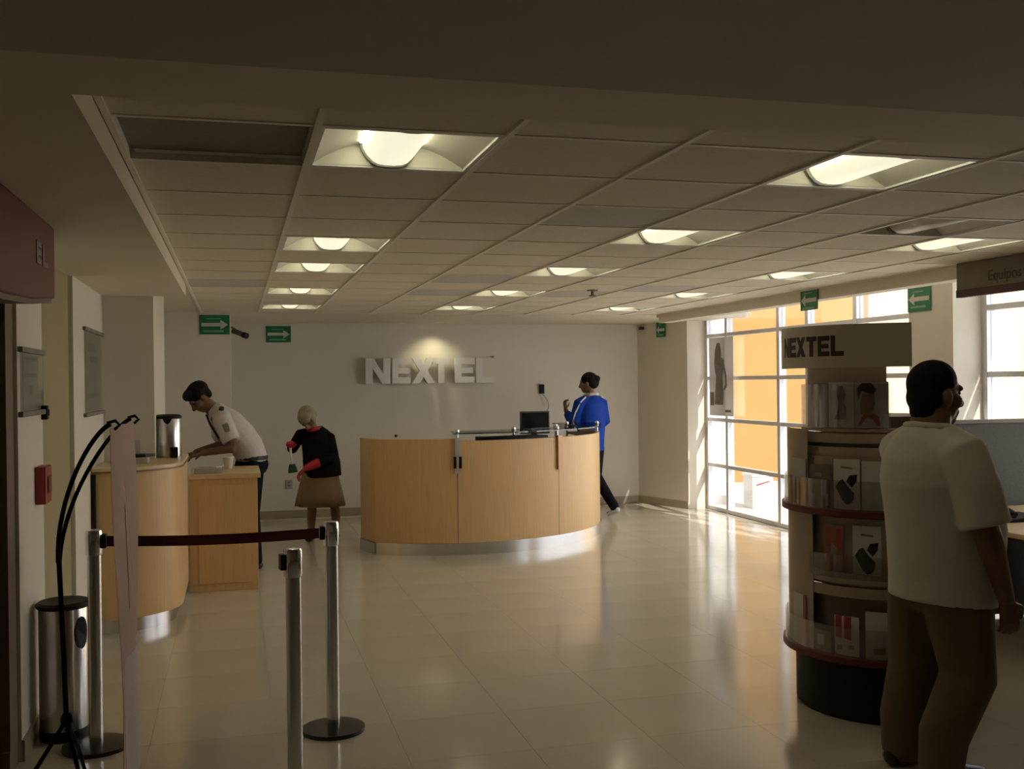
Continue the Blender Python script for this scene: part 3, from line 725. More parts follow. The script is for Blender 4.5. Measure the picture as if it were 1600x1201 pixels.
pprint([(.04,.13),(.20,.13),(.20,.30),(.04,.30)], M_core, 'bag_print')
pprint([(.66,.05),(.90,.05),(.90,.08),(.66,.08)], M_inkg, 'caption_print')

# ------------------------------------------------------------------ hanging fascia sign on the right
t = thing('hanging_fascia', 'grey-brown fascia board with a maroon lower band hung near the windows', 'sign', (4.70, 5.0, 2.17))
MB().box(4.665, 4.70, 3.9, 5.91, 2.225, 2.40).build('board', mat('fascia_taupe', (.20, .165, .11), .5, var=.05), t)
MB().box(4.66, 4.70, 3.9, 5.91, 2.175, 2.225).build('lower_band', mat('fascia_maroon', (.08, .02, .018), .5, var=.05), t)
def text_mesh(txt, size, bold=0.0, ext=.001):
    c = bpy.data.curves.new('lettering', 'FONT'); c.body = txt; c.size = size; c.offset = bold; c.extrude = ext
    o = bpy.data.objects.new('lettering', c); col.objects.link(o)
    dg = bpy.context.evaluated_depsgraph_get(); me = bpy.data.meshes.new_from_object(o.evaluated_get(dg))
    bpy.data.objects.remove(o); return me
me = text_mesh('Equipos', .095, .001); me.materials.append(mat('taupe_letter', (.09, .065, .04), .5))
o = bpy.data.objects.new('lettering', me); col.objects.link(o); o.parent = t
o.matrix_local = Matrix.Translation(Vector((4.6635, 5.615, 2.262))-Vector(t.location)) @ Matrix(((0, 0, -1, 0), (-1, 0, 0, 0), (0, 1, 0, 0), (0, 0, 0, 1)))

# ------------------------------------------------------------------ right work area
t = thing('partition', 'grey fabric office partition behind the man, below the windows', 'partition', (5.0, 6.0, 0))
MB().box(4.12, 5.80, 5.98, 6.02, .08, 1.33).build('fabric_panel', M_part, t)
MB().box(4.10, 5.82, 5.97, 6.03, 1.33, 1.355).build('top_rail', M_partf, t, bevel=.003)
for x in (4.08, 5.80): MB().box(x, x+.04, 5.97, 6.03, 0, 1.355).build('post', M_partf, t)
MB().box(4.12, 5.80, 5.985, 6.015, .02, .08).build('bottom_rail', M_partf, t)
t = thing('work_desk', 'beech work desk against the grey partition, cut by the right picture edge', 'desk', (4.75, 5.3, 0))
MB().box(4.22, 5.55, 4.75, 5.95, .735, .765).build('top', M_wood2, t, bevel=.004)
MB().box(5.45, 5.49, 4.80, 5.9, 0, .735).build('side_panel', M_wood, t)
for y in (4.82, 5.86): MB().box(4.30, 4.34, y-.02, y+.02, 0, .735).build('leg', M_partf, t)
t = thing('desk_phone', 'black desk telephone on the beech work desk', 'telephone', (4.62, 5.35, .765))
MB().slab([(4.50, 5.24, .765), (4.74, 5.24, .765), (4.74, 5.24, .80), (4.50, 5.24, .785)], (0, .22, 0)).build('body', M_black, t, bevel=.004)
MB().tube([(4.53, 5.24, .81), (4.53, 5.30, .83), (4.53, 5.40, .83), (4.53, 5.46, .81)], .022, 10).build('handset', M_black, t, smooth=True)
t = thing('office_chair', 'blue office chair with black arm tucked under the work desk', 'chair', (4.70, 4.55, 0))
MB().box(4.48, 4.94, 4.36, 4.82, .42, .49).build('seat', M_bluech, t, bevel=.03)
MB().box(4.50, 4.92, 4.26, 4.32, .55, .98).build('backrest', M_bluech, t, bevel=.025)
MB().tube([(4.46, 4.70, .46), (4.42, 4.72, .60), (4.43, 4.60, .66), (4.45, 4.42, .66)], .015, 8).build('armrest', M_black, t, smooth=True)
MB().tube([(4.96, 4.70, .46), (5.0, 4.72, .60), (4.99, 4.60, .66), (4.97, 4.42, .66)], .015, 8).build('armrest', M_black, t, smooth=True)
MB().lathe([(.03, .10), (.03, .42)], 4.71, 4.58, 14).build('column', M_black, t, smooth=True)
for k in range(5):
    a_ = 2*PI*k/5
    l = MB().tube([(4.71, 4.58, .11), (4.71+.27*math.cos(a_), 4.58+.27*math.sin(a_), .065)], [.022, .014], 8).build('leg', M_black, t, smooth=True)
    MB().ball((4.71+.27*math.cos(a_), 4.58+.27*math.sin(a_), .03), (.028, .028, .03)).build('caster', M_black, l, smooth=True)

# ------------------------------------------------------------------ round brochure stand
SX, SY = 3.17, 4.62
t = thing('brochure_stand', 'round brochure display stand with red shelf rims and NEXTEL header', 'display stand', (SX, SY, 0))
MB().lathe([(.408, 0), (.418, .01), (.418, .27), (.40, .28)], SX, SY, 48).build('base', M_black, t, smooth=True)
MB().lathe([(.285, .28), (.285, 1.46)], SX, SY, 40).build('core', M_core, t, smooth=True)
def shelf(r, z, h, m): return MB().lathe([(r-.02, z), (r, z+.003), (r, z+h-.003), (r-.02, z+h)], SX, SY, 56).build('shelf', m, t, smooth=True)
s1 = shelf(.482, .285, .035, M_red); s2 = shelf(.482, .985, .035, M_red)
shelf(.418, .645, .02, M_tanpl)
for z in (.60, .665): MB().arc(SX, SY, 0.4322, 0.4465, -262, -98, z, z+.05, 40).build('tray_rim', M_tanpl, t, smooth=True)
shelf(.38, 1.385, .02, M_tanpl)
for z in (1.27, 1.335): MB().arc(SX, SY, 0.3942, 0.4085, -232, -98, z, z+.045, 40).build('tray_rim', M_tanpl, t, smooth=True)
MB().arc(SX, SY, 0.4180, 0.4237, -222, -104, 1.02, 1.27, 40).build('back_panel', M_tanpl, t, smooth=True)
MB().arc(SX, SY, 0.4465, 0.4512, -218, -172, 1.02, 1.40, 14).build('side_wing', M_tanpl, t, smooth=True)
MB().arc(SX, SY, 0.4465, 0.4503, -218, -168, .32, .985, 14).build('side_wing', M_tanpl, t, smooth=True)
MB().arc(SX, SY, .40, .404, -232, -104, .32, .60, 40).build('back_panel', M_core, t, smooth=True)
MB().arc(SX, SY, .375, .379, -232, -104, 1.26, 1.385, 40).build('back_panel', M_core, t, smooth=True)
MB().arc(SX, SY, 0.4037, 0.4085, -222, -104, .67, .975, 40).build('back_panel', M_tanpl, t, smooth=True)
MB().arc(SX, SY, 0.4655, 0.4693, -224, -100, .32, .46, 40).build('pocket', M_acryl, t, smooth=True)
MB().arc(SX, SY, 0.4655, 0.4693, -224, -100, 1.02, 1.16, 40).build('pocket', M_acryl, t, smooth=True)
MB().arc(SX, SY, 0.4465, 0.4503, -172, -100, .69, .80, 30).build('pocket', M_acryl, t, smooth=True)
MB().arc(SX, SY, 0.3752, 0.3790, -214, -116, 1.405, 1.62, 30).build('pocket', M_acryl, t, smooth=True)
MB().arc(SX, SY, 0.3277, 0.3468, -212, -118, 1.40, 1.73, 26).build('neck', M_tanpl, t, smooth=True)
hd = MB().arc(SX, SY, 0.4607, 0.4750, -224, -106, 1.70, 1.905, 40).build('header', mat('header_beige', (.55, .48, .38), .45, var=.04), t, smooth=True)
for a_ in (-200, -165, -130):
    MB().slab([(SX+r_*math.cos(R_(a_)), SY+r_*math.sin(R_(a_)), z_) for r_, z_ in ((.342, 1.70), (.462, 1.74), (.462, 1.78), (.342, 1.73))], (.006, -.006, 0)).build('bracket', M_tanpl, t)
inkm = mat('header_maroon_ink', (.055, .022, .016), .5, var=.1)
for k, ch in enumerate('NEXTEL'):
    a0_ = -194.5+8.75*k; wd_ = 7.8
    if ch == 'X': a0_ -= .5; wd_ = 8.3
    m = MB()
    for poly in LET[ch]:
        def cp(p_, q_, r_):
            a_ = R_(a0_+wd_*p_); return (SX+r_*math.cos(a_), SY+r_*math.sin(a_), 1.755+.098*q_)
        # split across so the letter follows the curve
        vs = [cp(p_, q_, .4755) for p_, q_ in poly]+[cp(p_, q_, .4768) for p_, q_ in poly]
        n_ = len(poly)
        m.add(vs, [tuple(range(n_-1, -1, -1)), tuple(range(n_, 2*n_))]+[(i, (i+1) % n_, n_+(i+1) % n_, n_+i) for i in range(n_)])
    m.build('letter', inkm, hd)
def card(a0_, a1_, r, z0, z1, m, label, prints=(), lean=0.0):
    r = r*.95
    o = MB().arc(SX, SY, r, r+.003, a0_, a1_, z0, z1, 6).build('brochure', m, smooth=True)
    tag(o, label, 'brochure', 'printed cards in the round stand')
    for poly, pm_ in prints:
        vs = []; q = len(poly)
        for rr in (r+.0036, r+.0046):
            for p_, z_ in poly:
                a_ = R_(a0_+(a1_-a0_)*p_); vs.append((SX+rr*math.cos(a_), SY+rr*math.sin(a_), z0+(z1-z0)*z_))
        MB().add(vs, [tuple(range(q-1, -1, -1)), tuple(range(q, 2*q))]+[(i, (i+1) % q, q+(i+1) % q, q+i) for i in range(q)]).build('print', pm_, o)
phone_a = [(.08,.44),(.22,.56),(.36,.60),(.55,.46),(.78,.34),(.78,.22),(.66,.12),(.50,.10),(.34,.18),(.20,.32)]
phone_b = [(.50,.56),(.62,.68),(.90,.70),(.88,.56),(.70,.44)]
title = [(.30,.82),(.72,.80),(.72,.84),(.30,.86)]
# top tier
card(-178, -164, .385, 1.408, 1.625, M_mauve, 'mauve card at the far left of the stand top tier', [([(.05,.0),(.12,.0),(.12,1),(.05,1)], M_pinkp)])
card(-163, -142, .385, 1.408, 1.63, M_paper, 'pale card with a dark standing figure in the top tier', [([(.25,.18),(.70,.18),(.72,.42),(.62,.55),(.70,.72),(.58,.92),(.40,.90),(.36,.72),(.44,.58),(.40,.40)], M_inkg)])
card(-141, -117, .385, 1.408, 1.63, M_gpaper, 'photo card of a dark-haired person in red in the top tier',
     [([(.08,.05),(.75,.05),(.70,.25),(.50,.34),(.25,.30)], M_redp), ([(.18,.30),(.48,.28),(.60,.50),(.56,.74),(.24,.76),(.16,.55)], M_skin2), ([(.10,.60),(.20,.80),(.55,.72),(.64,.84),(.50,.97),(.20,.97),(.06,.85)], M_hair)])
# second tier (standing on the upper red shelf)
card(-190, -173, .478, 1.022, 1.25, M_gpaper, 'grey-blue card behind the acrylic at the left of the upper red shelf', [([(.3,.1),(.7,.1),(.7,.5),(.3,.5)], M_inkg)])
card(-171, -154, .465, 1.022, 1.23, M_core, 'brown card on the upper red shelf left of the phone card', [([(.1,.05),(.9,.05),(.9,.32),(.1,.32)], M_mauve), ([(.3,.72),(.6,.72),(.6,.80),(.3,.80)], M_tanp)])
card(-152, -135.5, .465, 1.022, 1.262, M_paper, 'white card with a black flip phone on the upper red shelf', [(phone_a, M_ink), (phone_b, M_ink), (title, M_inkg)])
card(-134.5, -116, .465, 1.022, 1.255, M_paper, 'plain cream card on the upper red shelf beside the man', [([(.06,.86),(.94,.86),(.94,.88),(.06,.88)], M_gpaper)])
# third tier
card(-161, -147.5, .445, .667, .938, M_pinkp, 'reddish photo card in the middle tier of the stand', [([(.1,.6),(.9,.65),(.9,.95),(.1,.95)], M_redp), ([(.3,.35),(.6,.3),(.7,.6),(.4,.7)], M_tanp)])
card(-141, -123.5, .445, .690, .945, M_paper, 'white card with a black slider phone in the middle tier', [(phone_a, M_ink), (phone_b, M_ink), (title, M_inkg)])
# bottom tier
card(-190, -174, .478, .322, .575, M_paper, 'curved cream leaflet with red edge at the left of the bottom tier', [([(.84,.0),(1,.0),(1,1),(.84,1)], M_redp)])
card(-168, -155, .465, .322, .42, M_tanp, 'small tan leaflet low in the bottom tier', [([(.2,.3),(.6,.3),(.6,.8),(.2,.8)], M_paper)])
card(-152.5, -137, .465, .322, .51, M_paper, 'white leaflet with a red picture in the bottom tier', [([(.05,.45),(.70,.40),(.70,1),(.05,1)], M_redp), ([(.1,.12),(.8,.18),(.8,.28),(.1,.25)], M_tanp)])
card(-133, -118, .475, .322, .545, M_paper, 'tall white leaflet with a tan stamp in the bottom tier', [([(.3,.10),(.75,.12),(.75,.26),(.3,.24)], M_tanp)])

# ------------------------------------------------------------------ people
def blob(name, mb, m, parent, voxel=.009, it=4):
    me = bpy.data.meshes.new(name); me.from_pydata(mb.v, [], mb.f)
    bm = bmesh.new(); bm.from_mesh(me); bmesh.ops.recalc_face_normals(bm, faces=bm.faces); bm.to_mesh(me); bm.free()
    o = bpy.data.objects.new(name, me); col.objects.link(o)
    r = o.modifiers.new('r', 'REMESH'); r.mode = 'VOXEL'; r.voxel_size = voxel
    s = o.modifiers.new('s', 'SMOOTH'); s.factor = .5; s.iterations = it
    dg = bpy.context.evaluated_depsgraph_get()
    nm = bpy.data.meshes.new_from_object(o.evaluated_get(dg)); nm.name = name
    o.modifiers.clear(); o.data = nm; bpy.data.meshes.remove(me)
    nm.materials.clear(); nm.materials.append(m)
    nm.polygons.foreach_set('use_smooth', [True]*len(nm.polygons))
    o.parent = parent
    return o
def V3(*a): return Vector(a)
def hand(mb, wrist, d, n, thumb, s=1.0, curl=25):
    """palm, four unequal bent fingers and a thumb that leaves the side of the palm; d to the fingertips, n = side the palm closes to"""
    d = Vector(d).normalized(); n = Vector(n); n = (n-d*n.dot(d)).normalized()
    th = Vector(thumb); th = (th-d*th.dot(d)-n*th.dot(n)).normalized()
    w_ = Vector(wrist)
    mb.chain([w_-d*.01*s, w_+d*.035*s, w_+d*.085*s], [(.026*s, .017*s), (.038*s, .017*s), (.040*s, .014*s)], side=th, n=12)
    for k, (off, ln) in enumerate(((.030, .068), (.010, .078), (-.011, .073), (-.031, .056))):
        p = w_+d*.085*s+th*off*s; dirv = d.copy(); pts = [p-d*.012*s, p]
        for q in range(3):
            a = R_(curl*(q+.6)+k*3); dd = d*math.cos(a)+n*math.sin(a)
            p = p+dd*(ln*s*(.42, .32, .26)[q]); pts.append(p)
        mb.chain(pts, [.0095*s, .0095*s, .009*s, .0085*s, .0072*s], n=8)
    p = w_+d*.025*s+th*.028*s
    q1 = p+(d*.6+th*.75+n*.25)*.035*s; q2 = q1+(d*.85+th*.2+n*.4)*.032*s; q3 = q2+(d*.9-th*.05+n*.45)*.024*s
    mb.chain([p-th*.01*s, q1, q2, q3], [.014*s, .012*s, .0105*s, .009*s], n=8)
def head(mb, c, rot, s=1.0):
    """skull, jaw, nose, brow, lips, ears around c; local +y is the face"""
    c = Vector(c); m = Euler(rot).to_matrix()
    P = lambda x, y, z: c+m@Vector((x*s, y*s, z*s))
    mb.ball(P(0, -.005, .03), (.076*s, .096*s, .090*s), rot)
    mb.ball(P(0, .022, -.035), (.062*s, .074*s, .082*s), rot)
    mb.ball(P(0, .070, -.088), (.030*s, .026*s, .024*s), rot)
    mb.chain([P(0, .094, .022), P(0, .108, -.004), P(0, .120, -.026)], [.010*s, .013*s, .017*s], n=8)
    mb.chain([P(-.017, .100, -.030), P(.017, .100, -.030)], [.011*s, .011*s], n=8)
    mb.chain([P(-.045, .078, .030), P(0, .093, .034), P(.045, .078, .030)], [.013*s, .014*s, .013*s], n=8)
    mb.chain([P(-.024, .090, -.058), P(0, .100, -.056), P(.024, .090, -.058)], [.008*s, .010*s, .008*s], n=8)
    mb.chain([P(-.020, .087, -.070), P(0, .096, -.071), P(.020, .087, -.070)], [.008*s, .010*s, .008*s], n=8)
    for sg in (-1, 1):
        mb.ball(P(sg*.078, -.006, -.010), (.012*s, .022*s, .034*s), rot)
        mb.ball(P(sg*.045, .055, -.020), (.028*s, .030*s, .030*s), rot)
    return P, m
def eyes(P, s, parent):
    for sg in (-1, 1):
        MB().ball(P(sg*.031, .083, .012), (.010*s, .008*s, .008*s)).build('eye', M_ink, parent, smooth=True, local=True)

# --- large man in white shirt beside the brochure stand
t = thing('person', 'large man in white short-sleeved shirt and khaki trousers seen from behind, hand at mouth', 'person', (2.83, 3.72, 0), R_(-82))
FEET = ((-1, (-.13, -.075)), (1, (.12, -.115)))
b = MB()
P, hm = head(b, (0, -.008, 1.572), (R_(-3), 0, R_(-4)), 1.10)
b.chain([(0, -.05, 1.36), (0, -.035, 1.44), (0, -.02, 1.53)], [(.085, .09), (.078, .086), (.072, .082)], side=(1, 0, 0))
b.chain([(0, 0, .80), (0, .02, 1.0), (0, -.01, 1.2), (0, -.03, 1.34)], [(.15, .14), (.17, .16), (.17, .14), (.13, .09)], side=(1, 0, 0))
b.chain([(.10, -.04, 1.36), (.205, -.06, 1.34), (.275, -.035, 1.05), (.28, -.01, .99), (.265, .085, .77)], [.06, .062, .056, .053, .034])
hand(b, (.265, .09, .762), (.0, .20, -1), (-.9, .3, 0), (-.1, 1, 0), 1.08, 22)
b.chain([(-.10, 0, 1.36), (-.205, 0, 1.35), (-.27, .17, 1.17), (-.25, .21, 1.17), (-.125, .175, 1.35)], [.06, .062, .05, .046, .034])
hand(b, (-.12, .172, 1.358), (.72, -.16, .72), (.1, -1, .2), (-.4, -.2, .9), 1.08, 48)
for sg, ft in FEET:
    b.chain([(sg*.09, 0, .80), (sg*.12, .02 if sg > 0 else -.005, .44), (ft[0], ft[1], .10)], [.08, .055, .042])
    b.chain([(ft[0], ft[1]-.03, .05), (ft[0]+sg*.02, ft[1]+.12, .04)], [(.035, .03), (.035, .025)], side=(1, 0, 0))
body = blob('body', b, M_skin, t, .0062, 3)
eyes(P, 1.10, body)
h = MB(); h.ball((0, -.025, 1.628), (.090, .112, .094), (R_(14), 0, R_(-4))); h.ball((0, -.062, 1.565), (.084, .068, .075)); h.ball((0, -.075, 1.51), (.062, .045, .05))
blob('hair', h, M_hair, t, .008, 4)
s = MB()
s.tube([(0, .022, .715), (0, .03, .80), (0, .04, .90), (0, .045, 1.0), (0, .025, 1.12), (0, -.02, 1.26), (0, -.045, 1.34), (0, -.05, 1.40), (0, -.045, 1.435)],
        [(.226, .208), (.228, .214), (.234, .228), (.240, .236), (.240, .228), (.234, .205), (.205, .165), (.150, .12), (.09, .095)], 28, side=(1, 0, 0))
s.ball((.13, -.055, 1.355), (.10, .10, .085)); s.tube([(.10, -.05, 1.37), (.195, -.06, 1.335), (.245, -.052, 1.22), (.283, -.035, 1.06)], [.09, .10, .096, .098], 18)
s.chain([(-.10, -.02, 1.37), (-.195, .0, 1.335), (-.24, .09, 1.24), (-.27, .15, 1.165)], [.09, .10, .09, .09])
shirt = blob('shirt', s, M_shirt, t, .009, 5)
c = MB(); c.chain([(-.07, .05, 1.43), (-.088, -.03, 1.445), (-.055, -.11, 1.45), (0, -.13, 1.455), (.055, -.11, 1.45), (.088, -.03, 1.445), (.07, .05, 1.43)], [.016]*7, n=8)
blob('collar', c, M_shirt, t, .006, 2)
p = MB()
p.ball((0, .01, .80), (.205, .195, .15))
for sg, ft in FEET:
    yk = .03 if sg > 0 else -.005
    p.chain([(sg*.09, .01, .78), (sg*.105, yk*.6, .62), (sg*.125, yk, .42), (ft[0]*1.02, ft[1]*.9, .20), (ft[0], ft[1], .08)], [(.125, .160), (.118, .140), (.105, .118), (.095, .102), (.085, .092)], side=(1, 0, 0), n=18)
blob('trousers', p, M_khaki, t, .009, 4)
for sg, ft in FEET:
    q = MB(); q.chain([(ft[0], ft[1]-.06, .042), (ft[0], ft[1]+.02, .05), (ft[0]+sg*.015, ft[1]+.10, .042), (ft[0]+sg*.03, ft[1]+.18, .034)], [(.042, .04), (.045, .048), (.05, .04), (.04, .03)], side=(1, 0, 0))
    blob('shoe', q, M_shoe, t, .008, 3)

# --- man in uniform leaning over the low counter
t = thing('person', 'man in white uniform shirt and dark trousers leaning over the low counter', 'person', (.12, 9.62, 0), R_(90))
b = MB()
P, hm = head(b, (.0, .425, 1.545), (R_(-50), 0, R_(12)), 1.02)
b.chain([(0, .28, 1.38), (0, .33, 1.44), (0, .375, 1.49)], [.068, .064, .06])
b.chain([(0, .0, .95), (0, .06, 1.1), (0, .17, 1.26), (0, .27, 1.37)], [(.13, .10), (.14, .11), (.15, .11), (.12, .08)], side=(1, 0, 0))
b.chain([(-.10, .26, 1.37), (-.19, .25, 1.35), (-.255, .14, 1.13), (-.25, .14, 1.10), (-.185, .40, 1.06)], [.055, .055, .045, .043, .030])
hand(b, (-.185, .40, 1.055), (.2, 1, -.28), (0, -.2, -1), (1, .1, 0), 1.0, 16)
b.chain([(.10, .26, 1.37), (.19, .27, 1.35), (.25, .26, 1.13), (.245, .26, 1.10), (.13, .47, 1.05)], [.055, .055, .045, .043, .030])
hand(b, (.13, .475, 1.045), (-.3, 1, -.25), (0, -.2, -1), (-1, .1, 0), 1.0, 16)
for sg in (-1, 1):
    b.chain([(sg*.09, 0, .92), (sg*.10, .01, .50), (sg*.11, -.02, .10)], [.075, .055, .042]); b.chain([(sg*.11, -.04, .05), (sg*.12, .10, .04)], [.03, .026])
body = blob('body', b, M_skin, t, .008, 3)
eyes(P, 1.02, body)
h = MB(); h.ball(P(0, -.018, .052), (.098, .112, .092), (R_(-50), 0, R_(12))); h.ball(P(0, .045, .090), (.085, .066, .048), (R_(-50), 0, R_(12))); h.ball(P(0, -.06, .0), (.078, .045, .07), (R_(-50), 0, R_(12)))
blob('hair', h, M_hair, t, .008, 2)
s = MB()
s.chain([(0, -.015, .99), (0, .02, 1.08), (0, .105, 1.20), (0, .20, 1.325), (0, .275, 1.405)], [(.168, .135), (.178, .142), (.19, .148), (.182, .13), (.115, .09)], side=(1, 0, 0), n=20)
s.ball((-.13, .245, 1.37), (.08, .08, .075)); s.tube([(-.11, .245, 1.38), (-.19, .245, 1.35), (-.248, .165, 1.16)], [.075, .083, .08], 16)
s.chain([(.11, .245, 1.38), (.19, .265, 1.35), (.24, .265, 1.20)], [.075, .083, .08])
s.chain([(-.06, .345, 1.405), (-.068, .27, 1.445), (0, .23, 1.455), (.068, .27, 1.445), (.06, .345, 1.405)], [.016]*5, n=8)
blob('shirt', s, M_ushirt, t, .009, 3)
for sg, yy in ((-1, .235), (1, .255)):
    q = MB(); q.chain([(sg*.105, yy+.01, 1.455), (sg*.19, yy+.01, 1.434)], [(.024, .010), (.024, .010)], side=(0, 1, 0)); blob('epaulette', q, M_ink, t, .006, 2)
q = MB(); q.chain([(-.015, .375, 1.385), (-.02, .345, 1.30), (-.02, .275, 1.18)], [(.022, .010), (.030, .010), (.034, .010)], side=(1, 0, 0)); blob('tie', q, M_ink, t, .006, 2)
q = MB(); q.chain([(-.285, .215, 1.31), (-.308, .195, 1.25)], [(.030, .008), (.026, .008)], side=(0, 1, 0)); blob('sleeve_patch', q, M_inkg, t, .005, 2)
p = MB(); p.ball((0, -.01, .93), (.172, .15, .12))
for sg in (-1, 1):
    p.chain([(sg*.09, -.01, .90), (sg*.10, .01, .5), (sg*.11, -.02, .09)], [.108, .085, .072], n=16)
blob('trousers', p, M_navy, t, .01, 3)
q = MB(); q.chain([(.165*math.cos(2*PI*k/16), -.012+.137*math.sin(2*PI*k/16), .995) for k in range(17)], [(.022, .008)]*17, side=(0, 0, 1), n=8); blob('belt', q, M_ink, t, .006, 1)
for sg in (-1, 1):
    q = MB(); q.chain([(sg*.11, -.06, .04), (sg*.115, .04, .045), (sg*.125, .14, .034)], [(.038, .038), (.044, .042), (.036, .028)], side=(1, 0, 0)); blob('shoe', q, M_shoe, t, .009, 2)

# --- cleaning woman
t = thing('person', 'fair-haired woman in black sweater and tan skirt with red rubber gloves', 'person', (.85, 11.15, 0), R_(159.6))
b = MB()
P, hm = head(b, (.080, .135, 1.295), (R_(-52), R_(6), R_(-8)), .98)
b.chain([(.03, .04, 1.13), (.05, .065, 1.19), (.065, .09, 1.26)], [.055, .05, .05])
b.chain([(0, 0, .72), (0, 0, .9), (.02, .02, 1.05), (.03, .035, 1.14)], [(.12, .09), (.12, .1), (.14, .1), (.12, .07)], side=(1, 0, 0))
b.chain([(.10, .03, 1.14), (.19, .03, 1.13), (.295, -.01, .97), (.285, .02, .95), (.255, .16, 1.02)], [.045, .048, .04, .038, .028])
b.chain([(-.05, .03, 1.12), (-.115, .03, 1.085), (-.165, .09, .885), (-.14, .13, .86), (.04, .265, .795)], [.045, .048, .04, .038, .028])
for sg, ft, in ((1, (.075, .08)), (-1, (-.155, -.05))):
    b.chain([(sg*.07, 0, .66), (ft[0]*.95, ft[1]*.6, .38), (ft[0], ft[1]-.01, .24), (ft[0], ft[1], .08)], [.07, .052, .05, .034]); b.chain([(ft[0], ft[1]-.03, .04), (ft[0], ft[1]+.10, .03)], [.03, .026])
body = blob('body', b, M_skin2, t, .008, 3)
eyes(P, .98, body)
h = MB(); h.ball(P(0, -.015, .055), (.090, .100, .078), (R_(-52), R_(6), R_(-8))); h.ball(P(0, .035, .085), (.076, .062, .040), (R_(-52), R_(6), R_(-8))); h.ball(P(0, -.055, -.01), (.084, .055, .085), (R_(-52), R_(6), R_(-8)))
for sg in (-1, 1): h.ball(P(sg*.072, .02, .01), (.024, .05, .065), (R_(-52), R_(6), R_(-8)))
h.ball(P(0, .075, .062), (.062, .034, .042), (R_(-52), R_(6), R_(-8)))
blob('hair', h, M_blonde, t, .008, 2)
s = MB()
s.tube([(-.04, .02, .665), (-.03, .02, .80), (-.01, .02, .93), (.015, .025, 1.06), (.025, .03, 1.13), (.035, .045, 1.185)], [(.20, .16), (.20, .16), (.185, .15), (.17, .135), (.14, .105), (.085, .075)], 22, side=(1, 0, 0))
s.chain([(.10, .03, 1.13), (.19, .03, 1.115), (.285, -.005, .985), (.29, .02, .965), (.27, .10, .995)], [.062, .066, .058, .055, .05])
s.chain([(-.05, .03, 1.12), (-.115, .03, 1.085), (-.165, .08, .90), (-.15, .125, .865), (-.06, .195, .835)], [.062, .066, .066, .06, .05])
blob('sweater', s, M_sweater, t, .009, 3)
q = MB(); q.chain([(.10, .08, 1.18), (.075, .125, 1.178), (.035, .13, 1.175), (-.02, .10, 1.18)], [.022, .027, .027, .02], n=8); blob('scarf', q, M_glove, t, .007, 2)
k = MB(); vs = []; fs = []; n = 40; rows = [(.80, .150, .125), (.72, .185, .15), (.60, .215, .17), (.48, .243, .19), (.36, .268, .205)]
for z, rx, ry in rows:
    for q_ in range(n):
        a_ = 2*PI*q_/n; f_ = 1+.045*math.sin(a_*9)*((.80-z)/.44); vs.append((-.01+rx*f_*math.cos(a_), .01+ry*f_*math.sin(a_), z))
for r_ in range(len(rows)-1):
    for q_ in range(n): fs.append((r_*n+q_, r_*n+(q_+1) % n, (r_+1)*n+(q_+1) % n, (r_+1)*n+q_))
fs.append(tuple(range(n))); fs.append(tuple(range((len(rows)-1)*n, len(rows)*n)))
k.add(vs, fs).build('skirt', M_skirt, t, smooth=True, local=True)
g_ = MB(); g_.chain([(.268, .11, 1.0), (.255, .165, 1.025)], [.042, .036]); hand(g_, (.253, .17, 1.03), (-.1, .6, .1), (0, .1, -1), (-1, 0, .2), 1.0, 62); g_.ball((.245, .22, 1.02), (.036, .04, .036)); blob('glove', g_, M_glove, t, .007, 2)
g_ = MB(); g_.chain([(-.045, .205, .83), (.02, .255, .80), (.06, .28, .785)], [.048, .042, .036]); hand(g_, (.06, .28, .785), (.65, .3, -.65), (-.5, .2, -.8), (.2, 1, .3), 1.08, 26); blob('glove', g_, M_glove, t, .007, 2)
for ft in ((.075, .08), (-.155, -.05)):
    q = MB(); q.chain([(ft[0], ft[1]-.045, .032), (ft[0], ft[1]+.04, .036), (ft[0], ft[1]+.12, .026)], [(.034, .03), (.038, .034), (.032, .022)], side=(1, 0, 0)); blob('shoe', q, M_shoe, t, .008, 2)
# the brush she holds
wt = t.rotation_euler.to_matrix(); T = lambda x, y, z: Vector(t.location)+wt@Vector((x, y, z))
t2 = thing('scrub_brush', 'white-handled brush with green bristles held in the red gloves', 'brush', T(.22, .25, .74))
MB().tube([T(.245, .235, 1.06), T(.235, .245, .92), T(.215, .26, .80)], [.012, .014, .013], 10).build('handle', M_white, t2, smooth=True)
m_ = MB().tube([T(.218, .258, .82), T(.212, .262, .77), T(.205, .27, .735)], [(.030, .018), (.045, .022), (.05, .02)], 10).build('bristles', M_bgreen, t2, smooth=True)

# --- person in blue jacket behind the desk
t = thing('person', 'dark-haired person in bright blue jacket with white sleeve stripes behind the desk', 'person', (4.16, 11.87, 0), R_(23.7))
b = MB()
P, hm = head(b, (-.01, .03, 1.625), (R_(-10), 0, R_(30)), 1.0)
b.chain([(0, 0, 1.44), (0, .01, 1.50), (0, .02, 1.57)], [.058, .052, .052])
b.chain([(0, 0, .9), (0, 0, 1.1), (0, 0, 1.3), (0, 0, 1.43)], [(.13, .1), (.13, .1), (.14, .1), (.12, .08)], side=(1, 0, 0))
b.chain([(-.1, 0, 1.42), (-.175, .01, 1.40), (-.225, .06, 1.14), (-.22, .09, 1.13), (-.205, .23, 1.30)], [.05, .05, .042, .04, .028])
hand(b, (-.205, .235, 1.305), (.1, .25, 1), (.3, -.9, .2), (1, .2, 0), .95, 40)
b.chain([(.1, 0, 1.42), (.175, 0, 1.40), (.215, -.02, 1.13), (.21, .02, 1.11), (.10, .22, 1.18)], [.05, .05, .042, .04, .028])
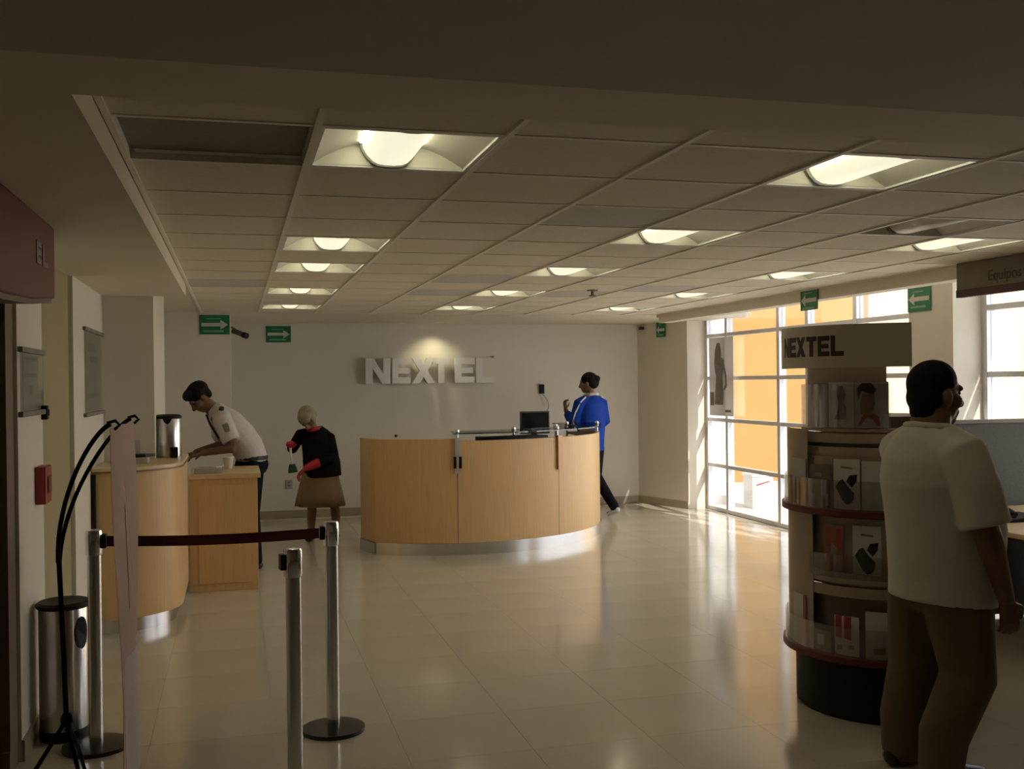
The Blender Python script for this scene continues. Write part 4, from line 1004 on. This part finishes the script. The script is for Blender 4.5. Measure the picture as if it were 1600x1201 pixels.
hand(b, (.10, .225, 1.185), (-.5, .6, .4), (-.5, -.6, .2), (0, 0, 1), .95, 40)
for sg, kn, ft in ((-1, (-.09, .12, .48), (-.09, .10, .09)), (1, (.10, .03, .48), (.16, -.22, .13))):
    b.chain([(sg*.08, 0, .88), kn, ft], [.075, .055, .04]); b.chain([(ft[0], ft[1]-.03, ft[2]-.05), (ft[0], ft[1]+.10, ft[2]-.07 if sg < 0 else .04)], [.028, .026])
body = blob('body', b, M_skin, t, .009, 3)
eyes(P, 1.0, body)
h = MB(); h.ball(P(0, -.018, .04), (.092, .104, .092), (R_(-10), 0, R_(30))); h.ball(P(0, -.07, .0), (.078, .055, .085)); h.ball(P(0, -.115, .03), (.045, .04, .045))
blob('hair', h, M_hair, t, .009, 2)
s = MB()
s.tube([(0, 0, .80), (0, .005, .93), (0, 0, 1.08), (0, -.005, 1.25), (0, -.005, 1.38), (0, 0, 1.465)], [(.165, .14), (.175, .145), (.185, .15), (.195, .145), (.175, .115), (.085, .08)], 22, side=(1, 0, 0))
s.chain([(-.11, 0, 1.405), (-.175, .01, 1.385), (-.225, .055, 1.15), (-.222, .085, 1.135), (-.21, .18, 1.24)], [.07, .074, .066, .062, .052])
s.chain([(.11, 0, 1.405), (.175, 0, 1.385), (.215, -.02, 1.14), (.21, .02, 1.115), (.13, .18, 1.165)], [.07, .074, .066, .062, .05])
blob('jacket', s, M_blue, t, .01, 3)
q = MB(); q.chain([(-.075, .03, 1.475), (-.06, -.06, 1.49), (0, -.085, 1.495), (.06, -.06, 1.49), (.075, .03, 1.475)], [.02]*5, n=8); blob('collar', q, M_stripe, t, .008, 2)
for sg in (-1, 1):
    q = MB()
    if sg < 0: q.chain([(-.13, -.045, 1.455), (-.205, -.045, 1.40), (-.262, -.005, 1.27), (-.276, .03, 1.15)], [(.012, .010)]*4, n=8)
    else: q.chain([(.13, -.045, 1.455), (.235, -.02, 1.41), (.27, -.02, 1.27), (.282, -.02, 1.14)], [(.012, .010)]*4, n=8)
    blob('sleeve_stripe', q, M_stripe, t, .007, 1)
p = MB(); p.ball((0, 0, .86), (.165, .14, .11))
for sg, kn, ft in ((-1, (-.09, .12, .48), (-.09, .10, .09)), (1, (.10, .03, .48), (.16, -.22, .13))):
    p.chain([(sg*.085, 0, .84), kn, ft], [.098, .075, .058], n=14)
blob('trousers', p, M_navy, t, .01, 3)
q = MB(); q.chain([(-.09, .05, .04), (-.09, .14, .045), (-.095, .24, .034)], [(.036, .036), (.042, .04), (.034, .026)], side=(1, 0, 0)); blob('shoe', q, M_wshoe, t, .009, 2)
q = MB(); q.chain([(.165, -.27, .095), (.165, -.20, .07), (.165, -.12, .03)], [(.036, .034), (.042, .036), (.034, .024)], side=(1, 0, 0)); blob('shoe', q, M_wshoe, t, .009, 2)
